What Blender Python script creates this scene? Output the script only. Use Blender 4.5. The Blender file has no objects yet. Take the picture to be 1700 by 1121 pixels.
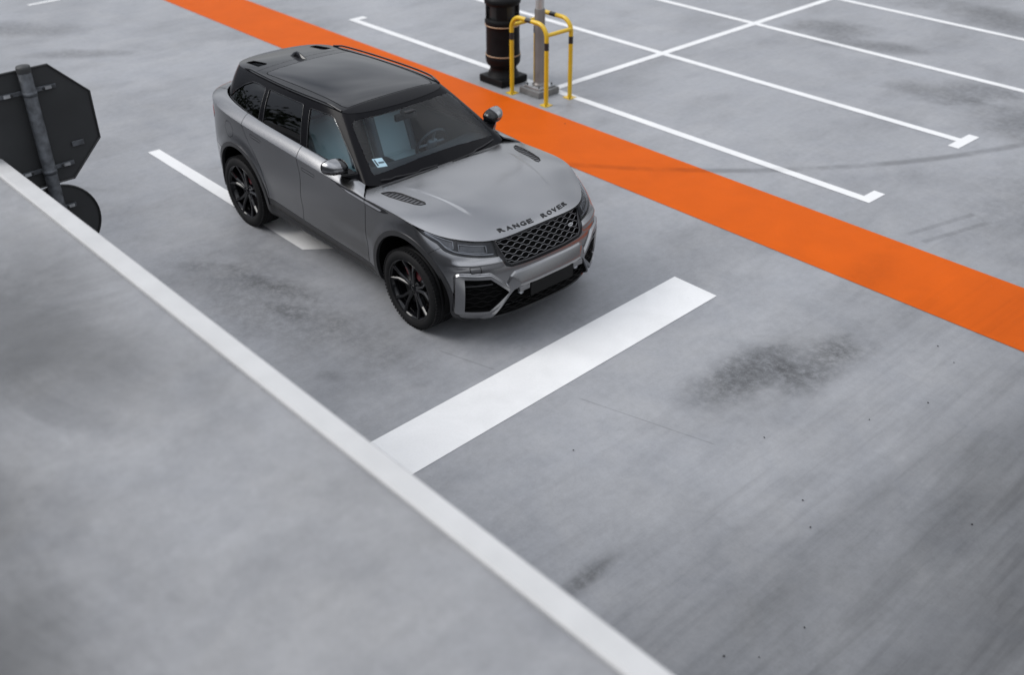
import bpy, bmesh, math, random
import numpy as np
from mathutils import Vector, Matrix

random.seed(7); np.random.seed(7)
scene = bpy.context.scene
C = scene.collection.objects
R = math.radians

# ---------------------------------------------------------------- camera
cam_d = bpy.data.cameras.new('camera'); cam = bpy.data.objects.new('camera', cam_d); C.link(cam)
CAMP = (8.1346, -5.7703, 5.0947)
pit, hed, rol = R(32.479), R(137.858), R(-.512)
Fv = Vector((math.cos(hed) * math.cos(pit), math.sin(hed) * math.cos(pit), -math.sin(pit)))
Rv = Fv.cross(Vector((0, 0, 1))).normalized(); Uv = Rv.cross(Fv)
R2 = Rv * math.cos(rol) + Uv * math.sin(rol); U2 = Uv * math.cos(rol) - Rv * math.sin(rol)
M = Matrix((R2, U2, -Fv)).transposed().to_4x4(); M.translation = CAMP
cam.matrix_world = M
cam_d.sensor_width = 36; cam_d.lens = 36 * 1753.36 / 1700
cam_d.clip_start = .05; cam_d.clip_end = 1000
cam_d.dof.use_dof = True; cam_d.dof.focus_distance = 9.1; cam_d.dof.aperture_fstop = .9
scene.camera = cam

# ---------------------------------------------------------------- world (bright overcast) + weak broad sun
SUN_EL, SUN_AZ = R(45), R(228)          # azimuth measured from +x towards +y
w = bpy.data.worlds.new('World'); scene.world = w; w.use_nodes = True
nt = w.node_tree; nt.nodes.clear(); N = nt.nodes.new; LK = nt.links.new
wo = N('ShaderNodeOutputWorld'); bg = N('ShaderNodeBackground'); sky = N('ShaderNodeTexSky')
sky.sky_type = 'NISHITA'; sky.sun_disc = False; sky.sun_elevation = SUN_EL; sky.sun_rotation = R(90) - SUN_AZ
sky.air_density = 1.0; sky.dust_density = 1.5; sky.ozone_density = 1.0
hs = N('ShaderNodeHueSaturation'); hs.inputs['Saturation'].default_value = .30
tc = N('ShaderNodeTexCoord'); mp = N('ShaderNodeMapping'); mp.inputs['Scale'].default_value = (1, 1, 1.6); mp.inputs['Location'].default_value = (5.1, 2.7, 6.9)
nz = N('ShaderNodeTexNoise'); nz.inputs['Scale'].default_value = 1.3; nz.inputs['Detail'].default_value = 4; nz.inputs['Roughness'].default_value = .55
cr = N('ShaderNodeValToRGB'); cr.color_ramp.elements[0].position = .34; cr.color_ramp.elements[0].color = (.36, .38, .42, 1)
cr.color_ramp.elements[1].position = .66; cr.color_ramp.elements[1].color = (1.42, 1.42, 1.42, 1)
mx = N('ShaderNodeMix'); mx.data_type = 'RGBA'; mx.blend_type = 'MULTIPLY'; mx.inputs[0].default_value = 1
LK(sky.outputs[0], hs.inputs['Color']); LK(tc.outputs['Generated'], mp.inputs[0]); LK(mp.outputs[0], nz.inputs['Vector']); LK(nz.outputs[0], cr.inputs[0])
cl = N('ShaderNodeMix'); cl.data_type = 'RGBA'; cl.inputs[0].default_value = .72; cl.inputs[7].default_value = (6.1, 6.25, 6.5, 1)   # closed white cloud deck over the clear sky
LK(hs.outputs[0], cl.inputs[6]); LK(cl.outputs[2], mx.inputs[6]); LK(cr.outputs[0], mx.inputs[7]); sz = N('ShaderNodeSeparateXYZ'); LK(tc.outputs['Generated'], sz.inputs[0])
gr = N('ShaderNodeMapRange'); gr.inputs['From Min'].default_value = 0; gr.inputs['From Max'].default_value = 1; gr.inputs['To Min'].default_value = .34; gr.inputs['To Max'].default_value = 1.55; LK(sz.outputs[2], gr.inputs[0])
mg = N('ShaderNodeVectorMath'); mg.operation = 'SCALE'; LK(mx.outputs[2], mg.inputs[0]); LK(gr.outputs[0], mg.inputs['Scale']); LK(mg.outputs[0], bg.inputs['Color'])   # overcast sky: brighter overhead than at the horizon
bg.inputs['Strength'].default_value = .15; LK(bg.outputs[0], wo.inputs['Surface'])
sd = bpy.data.lights.new('sun', 'SUN'); sd.energy = 1.3; sd.angle = R(32); sd.color = (1, .97, .93)
so = bpy.data.objects.new('sun', sd); C.link(so)
sv = Vector((math.cos(SUN_AZ) * math.cos(SUN_EL), math.sin(SUN_AZ) * math.cos(SUN_EL), math.sin(SUN_EL)))
so.rotation_euler = sv.to_track_quat('Z', 'Y').to_euler()
vs = scene.view_settings
scene.display_settings.display_device = 'sRGB'; vs.view_transform = 'Standard'; vs.look = 'None'; vs.gamma = 1; vs.exposure = .80; vs.use_curve_mapping = False

# ---------------------------------------------------------------- materials
MAT = {}
def mat(name, color, rough=.5, metal=0., spec=.5, coat=0., noise=None, bump=None):
    """principled material; noise=(scale, amount) varies value, bump=(scale, strength)"""
    m = bpy.data.materials.new(name); m.use_nodes = True; MAT[name] = m
    t = m.node_tree; b = t.nodes['Principled BSDF']
    b.inputs['Base Color'].default_value = (*color, 1); b.inputs['Roughness'].default_value = rough
    b.inputs['Metallic'].default_value = metal; b.inputs['Specular IOR Level'].default_value = spec
    b.inputs['Coat Weight'].default_value = coat; b.inputs['Coat Roughness'].default_value = .06
    tcn = t.nodes.new('ShaderNodeTexCoord')
    if noise:
        n = t.nodes.new('ShaderNodeTexNoise'); n.inputs['Scale'].default_value = noise[0]; n.inputs['Detail'].default_value = 5
        t.links.new(tcn.outputs['Object'], n.inputs['Vector'])
        mr = t.nodes.new('ShaderNodeMapRange'); mr.inputs['From Min'].default_value = .3; mr.inputs['From Max'].default_value = .7
        mr.inputs['To Min'].default_value = 1 - noise[1]; mr.inputs['To Max'].default_value = 1 + noise[1]
        t.links.new(n.outputs[0], mr.inputs[0])
        v = t.nodes.new('ShaderNodeVectorMath'); v.operation = 'SCALE'; v.inputs[0].default_value = color
        t.links.new(mr.outputs[0], v.inputs['Scale']); t.links.new(v.outputs[0], b.inputs['Base Color'])
        mr2 = t.nodes.new('ShaderNodeMapRange'); mr2.inputs['From Min'].default_value = .3; mr2.inputs['From Max'].default_value = .7
        mr2.inputs['To Min'].default_value = max(0.02, rough - .06); mr2.inputs['To Max'].default_value = min(1, rough + .06)
        t.links.new(n.outputs[0], mr2.inputs[0]); t.links.new(mr2.outputs[0], b.inputs['Roughness'])
    if bump:
        n = t.nodes.new('ShaderNodeTexNoise'); n.inputs['Scale'].default_value = bump[0]; n.inputs['Detail'].default_value = 4
        t.links.new(tcn.outputs['Object'], n.inputs['Vector'])
        bp = t.nodes.new('ShaderNodeBump'); bp.inputs['Strength'].default_value = bump[1]; bp.inputs['Distance'].default_value = .01
        t.links.new(n.outputs[0], bp.inputs['Height']); t.links.new(bp.outputs[0], b.inputs['Normal'])
    return m
def glass(name, tint, ior=1.5):
    m = bpy.data.materials.new(name); m.use_nodes = True; MAT[name] = m
    t = m.node_tree; t.nodes.clear(); o = t.nodes.new('ShaderNodeOutputMaterial')
    tr = t.nodes.new('ShaderNodeBsdfTransparent'); tr.inputs[0].default_value = (*tint, 1)
    gl = t.nodes.new('ShaderNodeBsdfGlossy'); gl.inputs['Roughness'].default_value = .01; gl.inputs[0].default_value = (1, 1, 1, 1)
    fr = t.nodes.new('ShaderNodeFresnel'); fr.inputs[0].default_value = ior
    mxs = t.nodes.new('ShaderNodeMixShader')
    t.links.new(fr.outputs[0], mxs.inputs[0]); t.links.new(tr.outputs[0], mxs.inputs[1]); t.links.new(gl.outputs[0], mxs.inputs[2]); t.links.new(mxs.outputs[0], o.inputs[0])
    return m
mat('paint', (.235, .235, .239), .19, .98)
mat('frame_black', (.005, .005, .006), .18, 0, .05)
mat('trim_grey', (.048, .048, .050), .40, .6, noise=(20, .05))
mat('gloss_black', (.004, .004, .005), .04, 0, .34, 0)
mat('roof_black', (.005, .005, .006), .05, 0, .16, 0)
mat('satin_black', (.010, .010, .011), .42, 0, .25, noise=(30, .15))
mat('shell_black', (.004, .004, .004), .9, 0, .05)
mat('mesh_grey', (.16, .16, .165), .32, .7)
mat('vent_grey', (.075, .075, .08), .40, .4)
mat('chrome', (.72, .72, .74), .14, 1.)
mat('lamp_silver', (.40, .41, .43), .2, .6)
mat('lamp_dark', (.035, .036, .04), .28, .3)
mat('lamp_red', (.20, .008, .008), .12, 0, .5, .5)
mat('rubber', (.0075, .0075, .008), .7, 0, .18, noise=(40, .25), bump=(120, .12))
mat('rim_black', (.004, .004, .005), .10, 0, .34, 0)
mat('black_plastic', (.005, .005, .005), .5, 0, .1)
mat('lamp_grey', (.12, .123, .13), .25, .5)
mat('lamp_glass', (.10, .105, .115), .08, .2)
mat('disc_steel', (.22, .22, .22), .3, 1.)
mat('caliper_red', (.075, .003, .006), .3)
mat('seat_leather', (.50, .55, .57), .55, bump=(60, .1))
mat('cabin_dark', (.014, .016, .021), .6, bump=(80, .08))
mat('cabin_mid', (.10, .105, .12), .6)
mat('sticker_white', (.8, .8, .8), .5)
mat('sticker_dark', (.02, .02, .03), .5)
mat('mirror_glass', (.85, .87, .9), .02, 1.)
glass('glass_clear', (.78, .93, .98), 1.33); glass('glass_side', (.74, .90, .92)); glass('glass_privacy', (.03, .034, .038), 1.48); glass('lens', (.72, .73, .75), 1.30)

# ---------------------------------------------------------------- object helpers
def tag(o, label=None, cat=None, group=None, kind=None):
    if label: o['label'] = label
    if cat: o['category'] = cat
    if group: o['group'] = group
    if kind: o['kind'] = kind
    return o
def empty(name, loc=(0, 0, 0), rz=0, parent=None):
    o = bpy.data.objects.new(name, None); C.link(o); o.location = loc; o.rotation_euler = (0, 0, rz); o.empty_display_size = .2
    if parent: o.parent = parent
    return o
def link(name, me, parent=None):
    o = bpy.data.objects.new(name, me); C.link(o)
    if parent: o.parent = parent
    return o
def mesh(name, V, F, m, parent=None, smooth=False, normals=None, loc=None):
    me = bpy.data.meshes.new(name); me.from_pydata([tuple(map(float, p)) for p in V], [], [list(map(int, f)) for f in F])
    if smooth: me.polygons.foreach_set('use_smooth', [True] * len(me.polygons))
    me.materials.append(MAT[m]); me.update()
    if normals is not None: me.normals_split_custom_set_from_vertices([tuple(n) for n in normals])
    o = link(name, me, parent)
    if loc is not None: o.location = loc
    return o
class MB:
    """collects simple solids into one mesh"""
    def __init__(s): s.V = []; s.F = []; s.S = []
    def add(s, V, F, smooth=False):
        n = len(s.V); s.V += [tuple(v) for v in V]; s.F += [[i + n for i in f] for f in F]; s.S += [smooth] * len(F); return s
    def box(s, c, d, M=None, bev=0.):
        x, y, z = [k / 2 for k in d]
        if bev > 0:
            b = bev; P = []
            bm = bmesh.new(); bmesh.ops.create_cube(bm, size=1)
            for v in bm.verts: v.co = Vector((v.co.x * d[0], v.co.y * d[1], v.co.z * d[2]))
            bmesh.ops.bevel(bm, geom=bm.edges[:], offset=b, segments=2, profile=.5, affect='EDGES')
            bm.verts.index_update(); V = [v.co.copy() for v in bm.verts]; F = [[v.index for v in f.verts] for f in bm.faces]; bm.free()
        else:
            V = [Vector((sx * x, sy * y, sz * z)) for sx in (-1, 1) for sy in (-1, 1) for sz in (-1, 1)]
            F = [(0, 1, 3, 2), (4, 6, 7, 5), (0, 4, 5, 1), (2, 3, 7, 6), (0, 2, 6, 4), (1, 5, 7, 3)]
        if M is not None: V = [M @ v for v in V]
        return s.add([v + Vector(c) for v in V], F, False)
    def lathe(s, prof, axis='z', c=(0, 0, 0), n=48, smooth=True, close=False):
        V = []; F = []; k = len(prof)
        for i in range(n):
            a = 2 * math.pi * i / n
            for r, h in prof:
                p = (r * math.cos(a), r * math.sin(a), h)
                if axis == 'y': p = (p[0], p[2], p[1])
                if axis == 'x': p = (p[2], p[0], p[1])
                V.append((p[0] + c[0], p[1] + c[1], p[2] + c[2]))
        for i in range(n):
            j = (i + 1) % n
            for q in range(k - 1 if not close else k):
                q2 = (q + 1) % k
                f = [i * k + q, j * k + q, j * k + q2, i * k + q2]
                F.append(f if axis != 'y' else f[::-1])
        return s.add(V, F, smooth)
    def tube(s, pts, r, n=12, cap=True, smooth=True, closed=False):
        pts = [Vector(p) for p in pts]; m = len(pts); V = []; F = []
        rs = r if isinstance(r, (list, tuple)) else [r] * m
        up = None
        for i, p in enumerate(pts):
            a = pts[(i - 1) % m] if closed or i else p; b = pts[(i + 1) % m] if closed or i < m - 1 else p
            d = (b - a).normalized()
            if up is None:
                up = Vector((0, 0, 1)) if abs(d.z) < .9 else Vector((1, 0, 0))
            e = (up - d * up.dot(d)).normalized(); f = d.cross(e); up = e
            for k in range(n):
                t = 2 * math.pi * k / n; V.append(p + (e * math.cos(t) + f * math.sin(t)) * rs[i])
        for i in range(m if closed else m - 1):
            j = (i + 1) % m
            for k in range(n): F.append([i * n + k, i * n + (k + 1) % n, j * n + (k + 1) % n, j * n + k])
        s.add(V, F, smooth)
        if cap and not closed: s.add(V[:n], [list(range(n))[::-1]]); s.add(V[-n:], [list(range(n))])
        return s
    def prism(s, poly, z0, z1, smooth=False):
        n = len(poly); V = [(x, y, z0) for x, y in poly] + [(x, y, z1) for x, y in poly]
        F = [list(range(n))[::-1], list(range(n, 2 * n))] + [[i, (i + 1) % n, n + (i + 1) % n, n + i] for i in range(n)]
        return s.add(V, F, smooth)
    def xf(s, M): s.V = [tuple(M @ Vector(v)) for v in s.V]; return s
    def build(s, name, m, parent=None, loc=None, rot=None):
        me = bpy.data.meshes.new(name); me.from_pydata(s.V, [], s.F); me.polygons.foreach_set('use_smooth', s.S)
        me.materials.append(MAT[m]); me.update(); o = link(name, me, parent)
        if loc is not None: o.location = loc
        if rot is not None: o.rotation_euler = rot
        return o
# ---------------------------------------------------------------- geometry core
def bs_basis(n, t, k=3):
    """clamped uniform B-spline basis matrix, t in 0..1"""
    t = np.clip(np.asarray(t, float), 0, 1 - 1e-9)
    kn = np.concatenate([np.zeros(k), np.linspace(0, 1, n - k + 1), np.ones(k)])
    N = np.zeros((len(t), n + k))
    for i in range(n + k):
        N[:, i] = (t >= kn[i]) & (t < kn[i + 1])
    for d in range(1, k + 1):
        M = np.zeros_like(N)
        for i in range(n + k - d):
            a = kn[i + d] - kn[i]; b = kn[i + d + 1] - kn[i + 1]
            if a > 0: M[:, i] += (t - kn[i]) / a * N[:, i]
            if b > 0: M[:, i] += (kn[i + d + 1] - t) / b * N[:, i + 1]
        N = M
    return N[:, :n]

def interp_pts(P, t):
    """smooth natural-ish curve through points (cubic spline, x sorted) -> values"""
    P = np.asarray(P, float); x, y = P[:, 0], P[:, 1]
    n = len(x); h = np.diff(x); A = np.eye(n); r = np.zeros(n)
    for i in range(1, n - 1):
        A[i, i - 1] = h[i - 1]; A[i, i] = 2 * (h[i - 1] + h[i]); A[i, i + 1] = h[i]
        r[i] = 6 * ((y[i + 1] - y[i]) / h[i] - (y[i] - y[i - 1]) / h[i - 1])
    m = np.linalg.solve(A, r)
    t = np.clip(np.asarray(t, float), x[0], x[-1])
    i = np.clip(np.searchsorted(x, t) - 1, 0, n - 2)
    a = x[i + 1] - t; b = t - x[i]; hh = h[i]
    return (m[i] * a**3 + m[i + 1] * b**3) / (6 * hh) + (y[i] / hh - m[i] * hh / 6) * a + (y[i + 1] / hh - m[i + 1] * hh / 6) * b

def sstep(a, b, x):
    t = np.clip((np.asarray(x, float) - a) / (b - a), 0, 1); return t * t * (3 - 2 * t)

# --- hood height field
ZC = [(.6, 1.135), (.86, 1.160), (1.2, 1.168), (1.5, 1.150), (1.8, 1.097), (2.0, 1.046), (2.1, 1.01), (2.16, .978), (2.3, .86)]
AD = [(.6, .058), (1.2, .070), (1.6, .085), (1.8, .135), (2.0, .17), (2.3, .20)]
def Zh(x, y):
    x = np.asarray(x, float); y = np.abs(np.asarray(y, float))
    d = y / .955
    z = interp_pts(ZC, x) - interp_pts(AD, x) * (.75 * d**2 + .25 * d**8)
    # two pressed feature lines on the bonnet
    yl = .60 - (x - 1.1) * .19
    s = y - yl
    k = sstep(1.0, 1.25, x) * (1 - sstep(1.62, 1.80, x))
    z = z + k * .0085 * (1 - sstep(-.020, .012, s)) * sstep(-.30, -.03, s)
    return z

CONT = [(2.20, 0), (2.20, .25), (2.17, .50), (2.06, .75), (1.90, .900), (1.70, .955), (1.437, .968), (1.10, .962), (.75, .957), (.3, .957),
        (-.25, .960), (-.9, .967), (-1.4, .970), (-1.75, .950), (-2.02, .885), (-2.22, .74), (-2.32, .48), (-2.35, .22), (-2.35, 0)]
WF = [1, 1, 1, .8, .5, .15] + [0] * 13
WR = [0] * 13 + [.1, .4, .8, 1, 1, 1]
#       zf   zs   zr   nose  inset tail
LV = [(.21, .27, .33, -.07, .110, -.08),
      (.24, .30, .38, .02, .050, -.02),
      (.33, .40, .48, .045, .022, .02),
      (.50, .56, .62, .055, .006, .03),
      (.66, .74, .78, .065, .000, .02),
      (.77, .90, .95, .045, .000, -.02),
      (.88, 1.02, 1.10, -.015, .004, -.05)]
TOP = [(2.145, 0, .985), (2.142, .27, .985), (2.118, .51, .985), (1.985, .69, 1.0), (1.80, .835, 1.03), (1.60, .938, 1.075), (1.42, .962, 1.09), (1.10, .958, 1.10),
       (.75, .957, 1.108), (.3, .957, 1.118), (-.25, .958, 1.147), (-.9, .962, 1.185), (-1.4, .962, 1.22), (-1.75, .940, 1.25), (-2.00, .865, 1.275), (-2.17, .72, 1.29), (-2.25, .46, 1.30), (-2.27, .22, 1.30), (-2.27, 0, 1.30)]
def net_body():
    rows = []
    for zf, zs, zr, nx, ins, tx in LV:
        r = []
        for i, (x, y) in enumerate(CONT):
            f, b = WF[i], WR[i]
            z = zs + (zf - zs) * min(1, f * 1.6 + (.25 if i == 6 else 0)) + (zr - zs) * b
            xx = x + nx * f - tx * b
            yy = y * (1 - ins / .96)
            r.append((xx, yy, z))
        rows.append(r)
    rows.append(TOP)
    return np.array(rows).transpose(1, 0, 2)   # stations x levels x 3

NU, NV = 460, 110
def body_grid():
    P = net_body()
    # denser sampling at the nose
    tu = np.linspace(0, 1, NU)
    tu = np.where(tu < .45, tu * (.30 / .45), .30 + (tu - .45) * (.70 / .55))
    tv = np.linspace(0, 1, NV)
    Bu = bs_basis(P.shape[0], tu); Bv = bs_basis(P.shape[1], tv)
    G = np.einsum('ai,bj,ijk->abk', Bu, Bv, P)
    # top row follows the bonnet surface in front of the cowl
    x, y = G[:, -1, 0], G[:, -1, 1]
    k = sstep(.70, 1.0, x)
    dz = (Zh(x, y) - .003 - G[:, -1, 2]) * k
    G[:, :, 2] += dz[:, None] * (tv[None, :]**3)
    return G, tu, tv

# --- belt line and greenhouse
BELT = [(.725, .838, 1.143), (.3, .853, 1.205), (-.25, .860, 1.232), (-.9, .864, 1.263), (-1.4, .850, 1.295), (-1.70, .805, 1.32), (-1.88, .74, 1.332), (-2.02, .62, 1.34), (-2.09, .42, 1.345), (-2.12, .2, 1.345), (-2.12, 0, 1.345)]
GB = [(.93, 0, 1.115), (.92, .25, 1.117), (.885, .50, 1.120), (.80, .74, 1.126), (.735, .828, 1.130), (.69, .838, 1.138), (.25, .845, 1.195), (-.25, .851, 1.222), (-.8, .855, 1.248), (-1.25, .848, 1.275), (-1.6, .815, 1.302), (-1.83, .75, 1.32), (-1.98, .63, 1.33), (-2.06, .42, 1.335), (-2.09, .2, 1.335), (-2.09, 0, 1.335)]
GT = [(.235, 0, 1.572), (.23, .2, 1.571), (.205, .40, 1.566), (.15, .54, 1.560), (.085, .59, 1.558), (.03, .607, 1.560), (-.2, .625, 1.580), (-.5, .635, 1.594), (-.9, .634, 1.598), (-1.25, .616, 1.59), (-1.55, .59, 1.573), (-1.8, .56, 1.555), (-2.0, .50, 1.535), (-2.14, .36, 1.52), (-2.20, .18, 1.51), (-2.21, 0, 1.51)]
def green_net():
    B, T = np.array(GB), np.array(GT)
    C = np.cross(np.gradient(T, axis=0), T - B); C /= np.linalg.norm(C, axis=1)[:, None]
    if C[7, 1] < 0: C = -C
    return np.stack([B, B + (T - B) * .33 + C * .018, B + (T - B) * .68 + C * .022, T], 1)
def green_grid(nu=300, nv=60):
    P = green_net()
    tu = np.linspace(0, 1, nu); tv = np.linspace(0, 1, nv)
    G = np.einsum('ai,bj,ijk->abk', bs_basis(P.shape[0], tu), bs_basis(P.shape[1], tv), P)
    x, y = G[:, -1, 0], G[:, -1, 1]
    G[:, :, 2] += (Zr(x, y) - .004 - G[:, -1, 2])[:, None] * (tv[None, :]**2)
    return G, tu, tv
def shoulder_net():
    L = np.array([(.86, .957, 1.103)] + TOP[9:]); U = np.array(BELT)
    M1 = L * .72 + U * .28; M2 = L * .28 + U * .72
    D = (U - L); 
    M1[:, 2] = L[:, 2] + D[:, 2] * .45; M2[:, 2] = L[:, 2] + D[:, 2] * .92
    return np.stack([L, M1, M2, U], 1)
ZRC = [(-2.6, 1.44), (-2.25, 1.512), (-1.9, 1.572), (-1.4, 1.622), (-.9, 1.648), (-.4, 1.652), (-.05, 1.632), (.15, 1.598), (.27, 1.566), (.5, 1.49)]
def Zr(x, y):
    x = np.asarray(x, float); y = np.abs(np.asarray(y, float))
    a = interp_pts([(-2.6, .02), (-2.2, .02), (-1.4, .05), (-.5, .055), (.1, .035), (.5, .03)], x)
    return interp_pts(ZRC, x) - a * (.55 * (y / .63)**2 + .45 * (y / .63)**6)

# ---------------------------------------------------------------- concrete / paint materials in world metres
def nd(t, typ, **kw):
    n = t.nodes.new(typ)
    for k, v in kw.items(): setattr(n, k, v)
    return n
def vmath(t, op, a, b=None, clamp=False):
    n = nd(t, 'ShaderNodeMath', operation=op, use_clamp=clamp)
    for i, v in enumerate((a, b)):
        if v is None: continue
        if isinstance(v, (int, float)): n.inputs[i].default_value = v
        else: t.links.new(v, n.inputs[i])
    return n.outputs[0]
def mrange(t, v, a, b, c=0., d=1., smooth=True):
    n = nd(t, 'ShaderNodeMapRange', interpolation_type='SMOOTHSTEP' if smooth else 'LINEAR')
    t.links.new(v, n.inputs[0])
    for i, k in enumerate((a, b, c, d)): n.inputs[i + 1].default_value = k
    return n.outputs[0]
def noise(t, vec, scale, detail=4, rough=.55, sc=(1, 1, 1), dist=0., off=(0, 0, 0), rz=0.):
    mp = nd(t, 'ShaderNodeMapping'); mp.inputs['Scale'].default_value = sc; mp.inputs['Location'].default_value = off; mp.inputs['Rotation'].default_value = (0, 0, rz)
    t.links.new(vec, mp.inputs[0]); n = nd(t, 'ShaderNodeTexNoise'); n.inputs['Scale'].default_value = scale
    n.inputs['Detail'].default_value = detail; n.inputs['Roughness'].default_value = rough; n.inputs['Distortion'].default_value = dist
    t.links.new(mp.outputs[0], n.inputs['Vector']); return n.outputs[0]
def ellipse(t, X, Y, cx, cy, rx, ry, rot):
    c, s = math.cos(rot), math.sin(rot)
    dx = vmath(t, 'SUBTRACT', X, cx); dy = vmath(t, 'SUBTRACT', Y, cy)
    a = vmath(t, 'DIVIDE', vmath(t, 'ADD', vmath(t, 'MULTIPLY', dx, c), vmath(t, 'MULTIPLY', dy, s)), rx)
    b = vmath(t, 'DIVIDE', vmath(t, 'SUBTRACT', vmath(t, 'MULTIPLY', dy, c), vmath(t, 'MULTIPLY', dx, s)), ry)
    r = vmath(t, 'SQRT', vmath(t, 'ADD', vmath(t, 'MULTIPLY', a, a), vmath(t, 'MULTIPLY', b, b)))
    return r
def segline(t, X, Y, x0, y0, x1, y1, w):
    L = math.hypot(x1 - x0, y1 - y0); ux, uy = (x1 - x0) / L, (y1 - y0) / L
    dx = vmath(t, 'SUBTRACT', X, x0); dy = vmath(t, 'SUBTRACT', Y, y0)
    al = vmath(t, 'ADD', vmath(t, 'MULTIPLY', dx, ux), vmath(t, 'MULTIPLY', dy, uy))
    ac = vmath(t, 'ABSOLUTE', vmath(t, 'SUBTRACT', vmath(t, 'MULTIPLY', dx, uy), vmath(t, 'MULTIPLY', dy, ux)))
    m = mrange(t, ac, w, w * .3, 0, 1)
    return vmath(t, 'MULTIPLY', m, vmath(t, 'MULTIPLY', mrange(t, al, 0, .05), mrange(t, al, L, L - .05)))
STAINS_SHADE = [(.25, -1.65, 1.9, .60, .08, .34), (-.6, -1.25, .7, .22, .3, .16), (1.55, -1.35, .8, .30, .2, .14),  # cx, cy, rx, ry, rot, strength : oil and water stains; the first also paints in shade beside the ramp
    (3.95, .55, .30, .75, -.10, .40), (4.12, .95, .42, .95, .05, .22), (4.33, 1.25, .26, .80, .30, .34), (4.40, 1.7, .25, .6, .1, .22), (-.05, -1.42, .55, .20, .5, .26), (.45, -1.62, .3, .12, .3, .20),
    (1.6, -1.95, .16, .09, .6, .22), (4.72, -2.03, .10, .33, .08, .42), (-3.6, -1.9, .7, .10, .7, .22), (-8.6, .2, .9, .25, .9, .35), (-10.8, -.2, 1.6, .5, .9, .35),
    (-1.2, 9.9, .9, .5, .4, .45), (-.2, 9.5, 1.0, .35, .5, .45), (1.7, 8.5, 1.0, .5, .7, .42), (3.2, 8.2, 1.2, .9, .2, .45), (2.3, 12.2, 4.5, .8, -.1, .5), (4.2, 6.2, .8, 2.2, .1, .28), (-.9, -1.75, .5, .12, .8, .15),
    (3.75, 2.9, .25, .9, .1, .15)]
def wear_shade(t, P):
    """shared dirt and painted-shade field (0 = none) for deck and the paint on it"""
    sx = nd(t, 'ShaderNodeSeparateXYZ'); t.links.new(P, sx.inputs[0]); X, Y = sx.outputs[0], sx.outputs[1]
    n1 = noise(t, P, 11, 8, .8); n2 = noise(t, P, 1.3, 4, .6, off=(3, 7, 0))
    tot = None
    for cx, cy, rx, ry, rot, st in STAINS_SHADE:
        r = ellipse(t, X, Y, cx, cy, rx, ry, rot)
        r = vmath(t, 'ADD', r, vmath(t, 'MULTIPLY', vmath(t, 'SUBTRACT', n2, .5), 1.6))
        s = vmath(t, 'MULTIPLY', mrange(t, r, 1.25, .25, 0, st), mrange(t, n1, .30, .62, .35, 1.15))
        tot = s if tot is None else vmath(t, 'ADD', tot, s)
    # tyre-worn lane along y past the stop line, with lens falloff painted in
    st1 = noise(t, P, .9, 4, .5, sc=(2.2, .30, 1), dist=.5); st2 = noise(t, P, 4, 5, .6, sc=(2.4, .16, 1), off=(5, 0, 0), dist=.3)
    lane = vmath(t, 'MULTIPLY', mrange(t, X, 3.9, 7.4), mrange(t, st1, .25, .75, .34, .76))
    lane2 = vmath(t, 'MULTIPLY', mrange(t, X, 3.5, 5.0), mrange(t, st2, .42, .72, 0, .13))
    tot = vmath(t, 'ADD', tot, vmath(t, 'ADD', lane, lane2))
    # curved tyre mark and joints
    rr = ellipse(t, X, Y, SKID[0], SKID[1], 1, 1, 0)
    sk = mrange(t, vmath(t, 'ABSOLUTE', vmath(t, 'SUBTRACT', rr, SKID[2])), .10, .02, 0, .38)
    tot = vmath(t, 'ADD', tot, vmath(t, 'MULTIPLY', vmath(t, 'MULTIPLY', sk, mrange(t, n2, .3, .6)), mrange(t, Y, 2.2, 3.2)))
    for a in ((3.25, -.63, 4.43, -.29, .010), (1.9, -1.02, 2.5, -.85, .010), (3.55, 4.0, 3.80, 5.0, .05), (3.75, 3.95, 4.0, 4.9, .05)):
        tot = vmath(t, 'ADD', tot, vmath(t, 'MULTIPLY', segline(t, X, Y, *a), vmath(t, 'MULTIPLY', n1, .42)))
    return tot, X, Y, n1, n2
SKID = (-5.735, 10.479, 9.525)
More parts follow.
